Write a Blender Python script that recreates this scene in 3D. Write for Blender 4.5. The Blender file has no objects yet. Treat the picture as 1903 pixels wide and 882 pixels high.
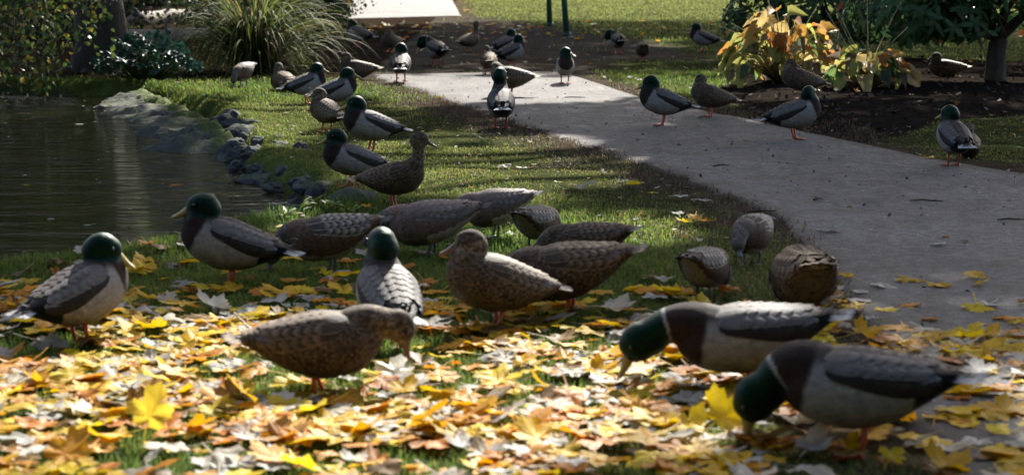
import bpy, math, random
import numpy as np
from mathutils import Vector, Matrix, Euler, noise as mnoise

random.seed(7)
RNG = np.random.default_rng(11)
R = math.radians
SC = bpy.context.scene
COL = SC.collection

# ------------------------------------------------------------------ camera
F_PX, CAM_H = 3800.0, 1.075
PITCH = math.atan(526 / F_PX)
cam_d = bpy.data.cameras.new('camera')
cam = bpy.data.objects.new('camera', cam_d)
COL.objects.link(cam)
cam.location = (0, 0, CAM_H)
cam.rotation_euler = (math.pi / 2 - PITCH, 0, 0)
cam_d.sensor_width = 36.0
cam_d.lens = 36.0 * F_PX / 1903.0
cam_d.clip_start = 0.05
cam_d.clip_end = 900
cam_d.dof.use_dof = True
cam_d.dof.focus_distance = 10.5
cam_d.dof.aperture_fstop = 5.6
SC.camera = cam

# ------------------------------------------------------------------ sky and sun
SUN_EL, SUN_AZ = R(38), R(14)          # azimuth measured from +Y towards +X
TO_SUN = Vector((math.sin(SUN_AZ) * math.cos(SUN_EL), math.cos(SUN_AZ) * math.cos(SUN_EL), math.sin(SUN_EL)))
world = bpy.data.worlds.new('World')
SC.world = world
world.use_nodes = True
wn = world.node_tree
sky = wn.nodes.new('ShaderNodeTexSky')
sky.sky_type = 'NISHITA'
sky.sun_disc = False
sky.sun_elevation = SUN_EL
sky.sun_rotation = SUN_AZ
sky.air_density = 0.75
sky.dust_density = 3.0
sky.ozone_density = 0.5
wn.links.new(sky.outputs[0], wn.nodes['Background'].inputs[0])
wn.nodes['Background'].inputs[1].default_value = 0.094
sun_d = bpy.data.lights.new('sun', 'SUN')
sun = bpy.data.objects.new('sun', sun_d)
COL.objects.link(sun)
sun_d.energy = 4.5
sun_d.angle = R(0.53)
sun_d.color = (1.0, 0.95, 0.87)
sun.rotation_euler = (-TO_SUN).to_track_quat('-Z', 'Y').to_euler()
SC.view_settings.view_transform = 'Standard'
SC.view_settings.look = 'None'
SC.view_settings.gamma = 1.0
SC.view_settings.exposure = 2.05

# ------------------------------------------------------------------ helpers
CP, SP = math.cos(PITCH), math.sin(PITCH)

def G(px, py, z=0.0):
    """photo pixel -> point of the plane at height z"""
    a, b = (px - 951.5) / F_PX, -(py - 441.0) / F_PX
    d = np.array([a, CP + b * SP, -SP + b * CP])
    t = (z - CAM_H) / d[2]
    return d[0] * t, d[1] * t

def PIX(x, y, z=0.0):
    """world -> photo pixel (arrays)"""
    x, y = np.asarray(x, float), np.asarray(y, float)
    zz = np.asarray(z, float) - CAM_H
    dep = y * CP - zz * SP
    up = y * SP + zz * CP
    dep = np.maximum(dep, 1e-3)
    return 951.5 + F_PX * x / dep, 441.0 - F_PX * up / dep

def resample(P, n):
    P = np.asarray(P, float); d = np.concatenate([[0], np.cumsum(np.linalg.norm(np.diff(P, axis=0), axis=1))])
    t = np.linspace(0, d[-1], n)
    return np.stack([np.interp(t, d, P[:, k]) for k in range(2)], 1)

def sstep(a, b, x):
    t = np.clip((np.asarray(x, float) - a) / (b - a), 0, 1)
    return t * t * (3 - 2 * t)

def poly_sd(P, x, y):
    """signed distance to polygon, positive inside"""
    P = np.asarray(P, float)
    x, y = np.asarray(x, float), np.asarray(y, float)
    d2 = np.full(x.shape, 1e18)
    inside = np.zeros(x.shape, bool)
    n = len(P)
    for i in range(n):
        ax, ay = P[i]; bx, by = P[(i + 1) % n]
        ex, ey = bx - ax, by - ay
        wx, wy = x - ax, y - ay
        t = np.clip((wx * ex + wy * ey) / (ex * ex + ey * ey + 1e-12), 0, 1)
        d2 = np.minimum(d2, (wx - ex * t) ** 2 + (wy - ey * t) ** 2)
        c = ((ay > y) != (by > y)) & (x < ex * (y - ay) / (ey if abs(ey) > 1e-12 else 1e-12) + ax)
        inside ^= c
    d = np.sqrt(d2)
    return np.where(inside, d, -d)

def _hash(ix, iy, seed):
    h = (ix * 374761393 + iy * 668265263 + seed * 1442695041) & 0xFFFFFFFF
    h = ((h ^ (h >> 13)) * 1274126177) & 0xFFFFFFFF
    return ((h ^ (h >> 16)) & 0xFFFF) / 65535.0

def vnoise(x, y, s=1.0, seed=0):
    x = np.asarray(x, float) * s; y = np.asarray(y, float) * s
    ix, iy = np.floor(x).astype(np.int64), np.floor(y).astype(np.int64)
    fx, fy = x - ix, y - iy
    fx = fx * fx * (3 - 2 * fx); fy = fy * fy * (3 - 2 * fy)
    a, b = _hash(ix, iy, seed), _hash(ix + 1, iy, seed)
    c, d = _hash(ix, iy + 1, seed), _hash(ix + 1, iy + 1, seed)
    return (a * (1 - fx) + b * fx) * (1 - fy) + (c * (1 - fx) + d * fx) * fy

def fbm(x, y, s=1.0, seed=0, o=3):
    r, a, t = 0, 1.0, 0
    for k in range(o):
        r = r + a * vnoise(x, y, s * 2 ** k, seed + k * 17); t += a; a *= .5
    return r / t

def mk_mesh(name, V, F, smooth=False, cols=None, vecs=None, floats=None):
    V = np.ascontiguousarray(V, np.float32).reshape(-1, 3)
    me = bpy.data.meshes.new(name)
    me.vertices.add(len(V)); me.vertices.foreach_set('co', V.ravel())
    if isinstance(F, np.ndarray):
        k = F.shape[1]; n = len(F)
        me.loops.add(n * k); me.loops.foreach_set('vertex_index', F.astype(np.int32).ravel())
        me.polygons.add(n)
        me.polygons.foreach_set('loop_start', np.arange(0, n * k, k, dtype=np.int32))
        me.polygons.foreach_set('loop_total', np.full(n, k, np.int32))
    else:
        tot = np.array([len(f) for f in F], np.int32)
        me.loops.add(int(tot.sum())); me.loops.foreach_set('vertex_index', np.concatenate([np.asarray(f, np.int32) for f in F]))
        me.polygons.add(len(F))
        me.polygons.foreach_set('loop_start', np.concatenate([[0], np.cumsum(tot)[:-1]]).astype(np.int32))
        me.polygons.foreach_set('loop_total', tot)
    if smooth:
        me.polygons.foreach_set('use_smooth', np.ones(len(me.polygons), bool))
    for nme, c in (cols or {}).items():
        c = np.asarray(c, np.float32)
        if c.shape[1] == 3: c = np.concatenate([c, np.ones((len(c), 1), np.float32)], 1)
        at = me.attributes.new(nme, 'FLOAT_COLOR', 'POINT'); at.data.foreach_set('color', np.ascontiguousarray(c).ravel())
    for nme, c in (vecs or {}).items():
        at = me.attributes.new(nme, 'FLOAT_VECTOR', 'POINT'); at.data.foreach_set('vector', np.ascontiguousarray(c, np.float32).ravel())
    for nme, c in (floats or {}).items():
        at = me.attributes.new(nme, 'FLOAT', 'POINT'); at.data.foreach_set('value', np.ascontiguousarray(c, np.float32).ravel())
    me.update(calc_edges=True)
    me.validate()
    return me

def link(name, me, mat=None, parent=None, loc=None, rot=None, scale=None, **props):
    o = bpy.data.objects.new(name, me)
    COL.objects.link(o)
    if mat is not None and me is not None and len(me.materials) == 0: me.materials.append(mat)
    if parent is not None: o.parent = parent
    if loc is not None: o.location = loc
    if rot is not None: o.rotation_euler = rot
    if scale is not None: o.scale = scale if hasattr(scale, '__len__') else (scale,) * 3
    for k, v in props.items():
        if v is not None: o[k] = v
    return o

def empty(name, loc, rz=0.0, scale=1.0, **props):
    o = link(name, None, loc=loc, rot=(0, 0, rz), scale=scale, **props)
    o.empty_display_size = 0.1
    return o

class MB:
    """collects tubes, lofts and raw geometry into one mesh"""
    def __init__(s): s.V, s.F, s.C, s.n = [], [], [], 0
    def add(s, V, F, c=(1, 1, 1)):
        V = np.asarray(V, float).reshape(-1, 3)
        s.V.append(V); s.F += [tuple(int(i) + s.n for i in f) for f in F]
        c = np.asarray(c, float)
        s.C.append(np.tile(c, (len(V), 1)) if c.ndim == 1 else c)
        s.n += len(V)
    def tube(s, P, rad, k=8, c=(1, 1, 1), cap=True, squash=1.0):
        P = np.asarray(P, float); rad = np.broadcast_to(np.asarray(rad, float), (len(P),))
        V = []
        for i in range(len(P)):
            t = P[min(i + 1, len(P) - 1)] - P[max(i - 1, 0)]
            t = t / (np.linalg.norm(t) + 1e-9)
            u = np.cross(t, (0, 0, 1.0)) if abs(t[2]) < .95 else np.cross(t, (1.0, 0, 0))
            u /= np.linalg.norm(u); v = np.cross(u, t)
            for j in range(k):
                a = 2 * math.pi * j / k
                V.append(P[i] + rad[i] * (u * math.cos(a) + v * math.sin(a) * squash))
        F = []
        for i in range(len(P) - 1):
            for j in range(k):
                F.append((i * k + j, i * k + (j + 1) % k, (i + 1) * k + (j + 1) % k, (i + 1) * k + j))
        if cap:
            F.append(tuple(range(k - 1, -1, -1))); F.append(tuple(range((len(P) - 1) * k, len(P) * k)))
        s.add(V, F, c)
    def mesh(s, name, smooth=True):
        return mk_mesh(name, np.concatenate(s.V), s.F, smooth, cols={'Col': np.concatenate(s.C)})

# ------------------------------------------------------------------ materials
def new_mat(name):
    m = bpy.data.materials.new(name); m.use_nodes = True
    nt = m.node_tree
    b = nt.nodes['Principled BSDF']
    return m, nt, b

def N(nt, kind, **kw):
    n = nt.nodes.new(kind)
    for k, v in kw.items():
        if hasattr(n, k): setattr(n, k, v)
        else: n.inputs[k].default_value = v
    return n

def mixc(nt, a, b, f, mode='MIX'):
    n = nt.nodes.new('ShaderNodeMix'); n.data_type = 'RGBA'; n.blend_type = mode
    for s, v in ((n.inputs[6], a), (n.inputs[7], b), (n.inputs[0], f)):
        if hasattr(v, 'is_output'): nt.links.new(v, s)
        elif isinstance(v, (int, float)): s.default_value = v
        else: s.default_value = (*v, 1.0)
    return n.outputs[2]

def mathn(nt, op, a, b=None, c=None, clamp=False):
    n = nt.nodes.new('ShaderNodeMath'); n.operation = op; n.use_clamp = clamp
    for i, v in enumerate((a, b, c)):
        if v is None: continue
        if hasattr(v, 'is_output'): nt.links.new(v, n.inputs[i])
        else: n.inputs[i].default_value = v
    return n.outputs[0]

def ramp(nt, fac, stops):
    n = nt.nodes.new('ShaderNodeValToRGB')
    el = n.color_ramp.elements
    while len(el) < len(stops): el.new(0.5)
    for e, (p, c) in zip(el, stops):
        e.position = p; e.color = (*c, 1) if hasattr(c, '__len__') else (c, c, c, 1)
    nt.links.new(fac, n.inputs[0])
    return n.outputs[0]

def noise_n(nt, scale, detail=3, rough=.55, vec=None, dist=0.0):
    n = nt.nodes.new('ShaderNodeTexNoise')
    n.inputs['Scale'].default_value = scale; n.inputs['Detail'].default_value = detail
    n.inputs['Roughness'].default_value = rough; n.inputs['Distortion'].default_value = dist
    if vec is not None: nt.links.new(vec, n.inputs['Vector'])
    return n.outputs['Fac']

def objco(nt): return nt.nodes.new('ShaderNodeTexCoord').outputs['Object']

def vscale(nt, vec, s):
    n = nt.nodes.new('ShaderNodeVectorMath'); n.operation = 'MULTIPLY'
    nt.links.new(vec, n.inputs[0]); n.inputs[1].default_value = s
    return n.outputs[0]

def attr(nt, name, out='Color'):
    n = nt.nodes.new('ShaderNodeAttribute'); n.attribute_name = name
    return n.outputs[out]

def bump(nt, b, h, strength=.3, dist=.01):
    n = nt.nodes.new('ShaderNodeBump'); n.inputs['Strength'].default_value = strength; n.inputs['Distance'].default_value = dist
    nt.links.new(h, n.inputs['Height']); nt.links.new(n.outputs[0], b.inputs['Normal'])
    return n

def translucent(nt, b, col, f):
    """leaf: principled + translucent"""
    t = nt.nodes.new('ShaderNodeBsdfTranslucent'); nt.links.new(col, t.inputs[0])
    m = nt.nodes.new('ShaderNodeMixShader'); m.inputs[0].default_value = f
    nt.links.new(b.outputs[0], m.inputs[1]); nt.links.new(t.outputs[0], m.inputs[2])
    nt.links.new(m.outputs[0], nt.nodes['Material Output'].inputs[0])

def mat_ground():
    m, nt, b = new_mat('soil_and_turf')
    co = objco(nt)
    c = attr(nt, 'Col')
    n1 = noise_n(nt, 9, 5, .65, co); n2 = noise_n(nt, 70, 4, .7, co); n3 = noise_n(nt, 1.3, 3, .6, co)
    k = mathn(nt, 'MULTIPLY', ramp(nt, n1, [(.25, .45), (.75, 1.5)]), ramp(nt, n2, [(.25, .35), (.75, 1.7)]))
    col = mixc(nt, c, k, 1.0, 'MULTIPLY')
    col = mixc(nt, col, ramp(nt, n3, [(.3, .75), (.7, 1.2)]), 1.0, 'MULTIPLY')
    nt.links.new(col, b.inputs['Base Color'])
    b.inputs['Roughness'].default_value = 1.0
    b.inputs['Specular IOR Level'].default_value = 0.0
    bump(nt, b, mathn(nt, 'ADD', n1, n2), .9, .02)
    return m

def mat_asphalt():
    m, nt, b = new_mat('asphalt')
    co = objco(nt)
    base = noise_n(nt, 1.1, 5, .6, co)
    fine = noise_n(nt, 160, 3, .8, co)
    st = noise_n(nt, 3.5, 6, .7, vscale(nt, co, (1, .55, 1)), .6)
    mid = noise_n(nt, 26, 5, .75, co)
    c = ramp(nt, base, [(.3, (.066, .063, .060)), (.7, (.112, .108, .104))])
    c = mixc(nt, c, ramp(nt, mid, [(.3, .50), (.5, .95), (.7, 1.65)]), 1.0, 'MULTIPLY')
    c = mixc(nt, c, ramp(nt, fine, [(.3, .30), (.5, .92), (.72, 2.4)]), 1.0, 'MULTIPLY')
    c = mixc(nt, c, ramp(nt, noise_n(nt, 6.5, 4, .7, vscale(nt, co, (1, .5, 1)), 1.0), [(.32, .66), (.5, 1.0), (.68, 1.28)]), 1.0, 'MULTIPLY')
    c = mixc(nt, c, (.2, .2, .2), ramp(nt, st, [(.60, 0), (.74, .55)]))
    v = nt.nodes.new('ShaderNodeTexVoronoi'); v.inputs['Scale'].default_value = 16; nt.links.new(co, v.inputs['Vector'])
    c = mixc(nt, c, (.035, .03, .026), ramp(nt, v.outputs['Distance'], [(.04, .55), (.09, 0)]))
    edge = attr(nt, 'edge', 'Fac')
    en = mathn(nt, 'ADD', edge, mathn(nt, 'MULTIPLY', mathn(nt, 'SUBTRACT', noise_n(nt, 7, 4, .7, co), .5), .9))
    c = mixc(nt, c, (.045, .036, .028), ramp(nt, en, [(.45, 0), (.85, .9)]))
    nt.links.new(c, b.inputs['Base Color'])
    b.inputs['Roughness'].default_value = .85
    b.inputs['Specular IOR Level'].default_value = .22
    bump(nt, b, mathn(nt, 'ADD', fine, mid), .9, .010)
    return m

def mat_water():
    m, nt, b = new_mat('pond_water')
    co = objco(nt)
    b.inputs['Base Color'].default_value = (.007, .008, .003, 1)
    b.inputs['Roughness'].default_value = .045
    b.inputs['IOR'].default_value = 1.33
    w = noise_n(nt, 3.0, 4, .55, vscale(nt, co, (.45, 1.7, 1)), .6)
    w2 = noise_n(nt, 14, 3, .6, vscale(nt, co, (.4, 1.0, 1)))
    h = mathn(nt, 'ADD', w, mathn(nt, 'MULTIPLY', w2, .25))
    bump(nt, b, h, 1.0, .055)
    return m

def mat_rock(name, c1, c2, moss=.5):
    m, nt, b = new_mat(name)
    co = objco(nt)
    n1 = noise_n(nt, 7, 6, .7, co, .5); n2 = noise_n(nt, 40, 4, .7, co)
    c = ramp(nt, n1, [(.3, c1), (.7, c2)])
    c = mixc(nt, c, ramp(nt, n2, [(.3, .5), (.7, 1.5)]), 1.0, 'MULTIPLY')
    g = nt.nodes.new('ShaderNodeNewGeometry')
    sx = nt.nodes.new('ShaderNodeSeparateXYZ'); nt.links.new(g.outputs['Normal'], sx.inputs[0])
    mk = mathn(nt, 'MULTIPLY', ramp(nt, sx.outputs[2], [(.45, 0), (.8, 1)]), ramp(nt, n1, [(.40, 0), (.60, 1)]))
    mk = mathn(nt, 'MAXIMUM', mathn(nt, 'MULTIPLY', mk, moss), ramp(nt, mathn(nt, 'ADD', attr(nt, 'moss', 'Fac'), mathn(nt, 'MULTIPLY', mathn(nt, 'SUBTRACT', n1, .5), 1.2)), [(.45, 0), (.62, 1)]))
    c = mixc(nt, c, (.065, .085, .022), mk)
    nt.links.new(c, b.inputs['Base Color'])
    b.inputs['Roughness'].default_value = .85
    b.inputs['Specular IOR Level'].default_value = .10
    bump(nt, b, mathn(nt, 'ADD', n1, mathn(nt, 'MULTIPLY', n2, .4)), .8, .03)
    return m

def mat_blade(name, f=.45, rough=.5, spec=.35):
    m, nt, b = new_mat(name)
    c = attr(nt, 'Col')
    nt.links.new(c, b.inputs['Base Color'])
    b.inputs['Roughness'].default_value = rough
    b.inputs['Specular IOR Level'].default_value = spec
    translucent(nt, b, c, f)
    return m

def mat_leaf(name, per_object=True, f=.42, rough=.42, vein=True, spec=.5):
    """broad leaf; colour from the object (or the Col attribute), veins and blotches in leaf space"""
    m, nt, b = new_mat(name)
    if per_object:
        oi = nt.nodes.new('ShaderNodeObjectInfo'); c = oi.outputs['Color']
    else:
        c = attr(nt, 'Col')
    l = attr(nt, 'leafco', 'Vector')
    rnd = noise_n(nt, 4.0, 4, .65, l, .3)
    c = mixc(nt, c, ramp(nt, rnd, [(.3, (.80, .74, .62)), (.5, (1, 1, 1)), (.75, (1.12, 1.12, 1.0))]), 1.0, 'MULTIPLY')
    sp = noise_n(nt, 16, 2, .5, l)
    c = mixc(nt, c, (.10, .05, .02), ramp(nt, sp, [(.70, 0), (.80, .7)]))
    if vein:
        vn = attr(nt, 'vein', 'Fac')
        c = mixc(nt, c, (.50, .40, .14), mathn(nt, 'MULTIPLY', vn, .14))
        bump(nt, b, mathn(nt, 'ADD', vn, rnd), .4, .004)
    nt.links.new(c, b.inputs['Base Color'])
    b.inputs['Roughness'].default_value = rough
    b.inputs['Specular IOR Level'].default_value = spec
    translucent(nt, b, c, f)
    return m

def mat_bark(name, c1, c2):
    m, nt, b = new_mat(name)
    co = objco(nt)
    n1 = noise_n(nt, 12, 5, .7, vscale(nt, co, (1, 1, .25)), .4)
    n2 = noise_n(nt, 3, 3, .6, co)
    c = ramp(nt, n1, [(.3, c1), (.7, c2)])
    c = mixc(nt, c, (.05, .06, .025), ramp(nt, n2, [(.5, 0), (.75, .5)]))
    nt.links.new(c, b.inputs['Base Color']); b.inputs['Roughness'].default_value = .9
    bump(nt, b, n1, .9, .03)
    return m

def mat_plain(name, rough=.6, spec=.4, ns=30, amt=.25):
    m, nt, b = new_mat(name)
    n = noise_n(nt, ns, 4, .6, objco(nt))
    c = mixc(nt, attr(nt, 'Col'), ramp(nt, n, [(.3, 1 - amt), (.7, 1 + amt)]), 1.0, 'MULTIPLY')
    nt.links.new(c, b.inputs['Base Color']); b.inputs['Roughness'].default_value = rough
    b.inputs['Specular IOR Level'].default_value = spec
    bump(nt, b, n, .25, .003)
    return m

def mat_plumage():
    m, nt, b = new_mat('plumage')
    co = objco(nt)
    c = attr(nt, 'Col')
    ir = attr(nt, 'irid', 'Fac'); ve = attr(nt, 'verm', 'Fac'); mo = attr(nt, 'mott', 'Fac')
    n4 = noise_n(nt, 95, 2, .5, vscale(nt, co, (.8, 1, 1)))
    n1 = noise_n(nt, 180, 3, .7, vscale(nt, co, (.35, 1, 1)))
    n2 = noise_n(nt, 28, 3, .6, vscale(nt, co, (.5, 1, 1)))
    w = nt.nodes.new('ShaderNodeTexWave'); w.inputs['Scale'].default_value = 90; w.inputs['Distortion'].default_value = 9
    w.inputs['Detail'].default_value = 3; w.bands_direction = 'X'
    nt.links.new(co, w.inputs['Vector'])
    k = ramp(nt, n2, [(.3, .80), (.7, 1.15)])
    c = mixc(nt, c, k, 1.0, 'MULTIPLY')
    c = mixc(nt, c, ramp(nt, n1, [(.3, .72), (.7, 1.22)]), 1.0, 'MULTIPLY')
    vm = mixc(nt, (1, 1, 1), ramp(nt, w.outputs['Fac'], [(.2, .72), (.8, 1.15)]), ve)
    c = mixc(nt, c, vm, 1.0, 'MULTIPLY')
    c = mixc(nt, c, mixc(nt, (1, 1, 1), ramp(nt, n4, [(.38, .38), (.60, 1.45)]), mo), 1.0, 'MULTIPLY')
    nt.links.new(c, b.inputs['Base Color'])
    nt.links.new(mathn(nt, 'SUBTRACT', .78, mathn(nt, 'MULTIPLY', ir, .30)), b.inputs['Roughness'])
    nt.links.new(mathn(nt, 'ADD', .12, mathn(nt, 'MULTIPLY', ir, .06)), b.inputs['Specular IOR Level'])
    b.inputs['Sheen Weight'].default_value = .04
    b.inputs['Sheen Roughness'].default_value = .5
    nt.links.new(mixc(nt, (1, 1, 1), (.25, 1.0, .55), ir), b.inputs['Specular Tint'])
    bump(nt, b, mathn(nt, 'ADD', n1, n2), .35, .004)
    return m

def mat_feather():
    m, nt, b = new_mat('feather')
    c0 = attr(nt, 'Col'); c1 = attr(nt, 'Edge')
    fv = attr(nt, 'fuv', 'Vector')
    s = nt.nodes.new('ShaderNodeSeparateXYZ'); nt.links.new(fv, s.inputs[0])
    au = mathn(nt, 'ABSOLUTE', s.outputs[0])
    e = mathn(nt, 'MAXIMUM', au, s.outputs[1])
    co = objco(nt)
    n = noise_n(nt, 110, 3, .7, vscale(nt, co, (.4, 1, 1)))
    e = mathn(nt, 'ADD', e, mathn(nt, 'MULTIPLY', mathn(nt, 'SUBTRACT', n, .5), .25))
    col = mixc(nt, c0, c1, ramp(nt, e, [(.70, 0), (.90, 1)]))
    n2 = noise_n(nt, 35, 2, .6, co)
    col = mixc(nt, col, ramp(nt, n, [(.3, .75), (.7, 1.2)]), 1.0, 'MULTIPLY')
    col = mixc(nt, col, ramp(nt, n2, [(.3, .8), (.7, 1.15)]), 1.0, 'MULTIPLY')
    nt.links.new(col, b.inputs['Base Color'])
    b.inputs['Roughness'].default_value = .65
    b.inputs['Specular IOR Level'].default_value = .15
    bump(nt, b, mathn(nt, 'ADD', n, mathn(nt, 'MULTIPLY', au, -.6)), .4, .004)
    return m

M_GROUND = mat_ground(); M_ASPH = mat_asphalt(); M_WATER = mat_water()
M_SLAB = mat_rock('pale_bank_stone', (.026, .026, .029), (.095, .093, .098), .6)
M_ROCK = mat_rock('dark_bank_rock', (.022, .024, .029), (.105, .110, .122), 1.0)
M_GRASS = mat_blade('grass_blade', .5, .6, .14)
M_STRAP = mat_blade('strap_blade', .45, .7, .12)
M_LEAFO = mat_leaf('fallen_leaf', True, .46, .55, True, .18)
M_LEAFS = mat_leaf('fallen_leaf_mass', False, .46, .55, True, .18)
M_HOSTA = mat_leaf('hosta_leaf', True, .5, .5, True, .3)
M_GREENO = mat_leaf('glossy_green_leaf', True, .25, .5, False, .25)
M_FOLI = mat_blade('foliage', .3, .5)
M_BARK = mat_bark('bark', (.018, .014, .011), (.065, .052, .042))
M_PLUM = mat_plumage(); M_FEATH = mat_feather()
M_HORN = mat_plain('bill_and_leg_skin', .45, .5, 60, .25)
M_EYE = mat_plain('eye_gloss', .12, .45, 5, 0)
M_POST = mat_plain('painted_post', .5, .4, 25, .3)
M_TWIG = mat_plain('twig_and_litter', .85, .2, 40, .3)

# ------------------------------------------------------------------ layout of the ground (photo pixels on the ground plane)
EDGE_IMG = [(0, 503), (120, 488), (250, 470), (330, 456), (430, 427), (500, 408), (560, 396), (598, 376), (590, 350), (540, 322), (480, 296),
            (452, 268), (425, 240), (395, 218), (340, 190), (285, 172), (235, 158), (205, 160)]
EDGE = [G(*p) for p in EDGE_IMG]
POND = [(-14, 6.2)] + [(-4.5, 6.6)] + EDGE + [(-4.6, 17.4), (-6, 17.8), (-9, 17.0), (-14, 17.5)]
PATH_L = [(1830, 1100), (1730, 882), (1690, 800), (1645, 700), (1600, 610), (1560, 540), (1500, 465), (1420, 397), (1290, 345), (1150, 292), (1010, 250), (905, 214),
          (830, 190), (770, 167), (705, 148), (690, 140)]
PATH_R = [(3600, 1100), (3200, 760), (2700, 520), (2350, 410), (2100, 355), (1903, 322), (1720, 292), (1600, 266), (1450, 236), (1395, 222), (1290, 203), (1190, 180),
          (1130, 160), (1080, 144), (1050, 134)]
PL = [G(*p) for p in PATH_L]; PR = [G(*p) for p in PATH_R]
PATH_POLY = PL + PR[::-1]
FAR_L = [G(*p) for p in [(628, 36), (636, 20), (642, 0), (650, -25)]]; FAR_R = [G(*p) for p in [(866, 30), (860, 18), (850, 0), (842, -25)]]
FAR_POLY = FAR_L + FAR_R[::-1]
BED = [G(*p) for p in [(1330, 168), (1400, 224), (1600, 266), (1700, 240), (1780, 222), (1960, 205), (2400, 200), (2400, 108), (1950, 118), (1700, 112), (1420, 118)]]
DIRT_AND_SHADE = [G(*p) for p in [(690, 160), (600, 135), (590, 95), (600, 40), (640, 34), (866, 28), (1000, 44), (1180, 70), (1330, 105), (1345, 120), (1180, 112), (1130, 140), (1200, 184), (1100, 172)]]

def pond_sd(x, y): return poly_sd(POND, x, y)
def path_sd(x, y): return np.maximum(poly_sd(PATH_POLY, x, y), poly_sd(FAR_POLY, x, y))

def gz(x, y):
    x = np.atleast_1d(np.asarray(x, float)); y = np.atleast_1d(np.asarray(y, float))
    pd = pond_sd(x, y) + (vnoise(x, y, 4, 5) - .5) * .10
    q = np.full(x.shape, 9.0)
    for a_, b_ in ((11, 16),):
        for (ex, ey) in resample(np.array(EDGE[a_:b_ + 1]), 24): q = np.minimum(q, (x - ex) ** 2 + (y - ey) ** 2)
    pd = pd + .12 * sstep(.6, .25, np.sqrt(q)) * sstep(-.35, -.05, pd)
    psd = path_sd(x, y)
    und = (fbm(x, y, 1.3, 3) - .5) * .05 * sstep(.05, .6, -psd) * sstep(0, .3, -pd)
    z = und - .62 * sstep(-.10, .55, pd) + .03 * sstep(-.45, -.08, pd) * (1 - sstep(-.08, .1, pd))
    bed = poly_sd(BED, x, y)
    z = z + .04 * sstep(0, .5, bed)
    return z
def gz1(x, y): return float(gz([x], [y])[0])

WATER_Z = -.09

# ------------------------------------------------------------------ ground sheet
def graded(lo, hi, step, out_lo, out_hi, g=1.25):
    a = list(np.arange(lo, hi + 1e-6, step))
    s = step; v = a[-1]
    while v < out_hi: s *= g; v += s; a.append(v)
    s = step; v = a[0]
    while v > out_lo: s *= g; v -= s; a.insert(0, v)
    return np.array(a)
gx = graded(-4.6, 4.6, .045, -260, 260, 1.22)
gy = graded(3.6, 20, .05, -40, 420, 1.18)
GX, GY = np.meshgrid(gx, gy)
GXf, GYf = GX.ravel(), GY.ravel()
GZ = gz(GXf, GYf)
pd = pond_sd(GXf, GYf); psd = path_sd(GXf, GYf); bsd = poly_sd(BED, GXf, GYf); dsd = poly_sd(DIRT_AND_SHADE, GXf, GYf)
def ground_cols(x, y, pd, psd, bsd, dsd):
    n = len(x)
    c = np.tile(np.array([.040, .046, .018]), (n, 1))                       # thatch under the turf
    px, py = PIX(x, y)
    def lay(col, w):
        nonlocal c
        c = c * (1 - w[:, None]) + np.array(col) * w[:, None]
    nz = fbm(x, y, 2.2, 9) - .5
    lay((.060, .046, .032), sstep(.42, .05, -psd + nz * .5) * .9)             # worn soil beside the path
    lay((.052, .045, .038), sstep(-.15, .35, dsd + nz * .6) * .95)            # bare dirt, plus a dark tone painting the shade on the far path
    lay((.017, .014, .0115), sstep(-.06, .06, bsd + nz * .12))                 # dark mulch
    wood = sstep(17.2, 18.4, y) * (x < -1.3)
    lay((.022, .016, .011), wood * .97)                                       # leaf mould behind the bank, darkened to paint in the wood's shade
    lay((.070, .090, .022), sstep(-.75, -.12, pd + nz * .3) * sstep(9.2, 10.2, y) * sstep(.25, .02, pd) * .85)   # moss along the bank
    lay((.034, .033, .032), sstep(.0, .12, pd))                              # bank below the turf
    return c
me = mk_mesh('ground', np.stack([GXf, GYf, GZ], 1),
             np.array([[j * len(gx) + i, j * len(gx) + i + 1, (j + 1) * len(gx) + i + 1, (j + 1) * len(gx) + i]
                       for j in range(len(gy) - 1) for i in range(len(gx) - 1)], np.int32),
             True, cols={'Col': ground_cols(GXf, GYf, pd, psd, bsd, dsd)})
link('ground', me, M_GROUND, kind='structure')

# ------------------------------------------------------------------ path
nl, nc = 260, 28
# pair the two edges by equal fractions of their control lists
def pair(P, n):
    P = np.asarray(P, float); k = np.linspace(0, len(P) - 1, n)
    Q = np.stack([np.interp(k, np.arange(len(P)), P[:, j]) for j in range(2)], 1)
    for _ in range(8): Q[1:-1] = .25 * Q[:-2] + .5 * Q[1:-1] + .25 * Q[2:]
    return Q
def lay_path(name, A, B, nl, nc, z, far_end):
    LQ, RQ = pair(A, nl), pair(B, nl)
    jit = np.array([(vnoise(p[0], p[1], 5, 2) - .5) * .09 + (vnoise(p[0], p[1], 13, 4) - .5) * .03 for p in LQ])
    LQ = LQ + np.stack([jit, jit * .4], 1)
    W = np.linspace(0, 1, nc)
    V = np.concatenate([(LQ[:, None] * (1 - W)[None, :, None] + RQ[:, None] * W[None, :, None]).reshape(-1, 2), np.zeros((nl * nc, 1))], 1)
    V[:, 2] = z + (fbm(V[:, 0], V[:, 1], .9, 21) - .5) * .004
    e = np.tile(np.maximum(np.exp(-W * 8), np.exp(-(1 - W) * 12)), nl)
    if far_end: e = np.maximum(e, np.repeat(sstep(.93, 1.0, np.linspace(0, 1, nl)) * 1.3, nc))  # far end fades into the dark ground painted for the path's shade
    V[:, 2] -= np.tile(((W == 0) | (W == 1)) * .02, nl)
    F = np.array([[i * nc + j, i * nc + j + 1, (i + 1) * nc + j + 1, (i + 1) * nc + j] for i in range(nl - 1) for j in range(nc - 1)], np.int32)[:, ::-1]
    link(name, mk_mesh(name, V, F, True, floats={'edge': e}), M_ASPH, kind='structure')
lay_path('path', PL, PR, 420, 44, .008, True)
lay_path('far_path', FAR_L, FAR_R, 40, 14, .008, False)

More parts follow.
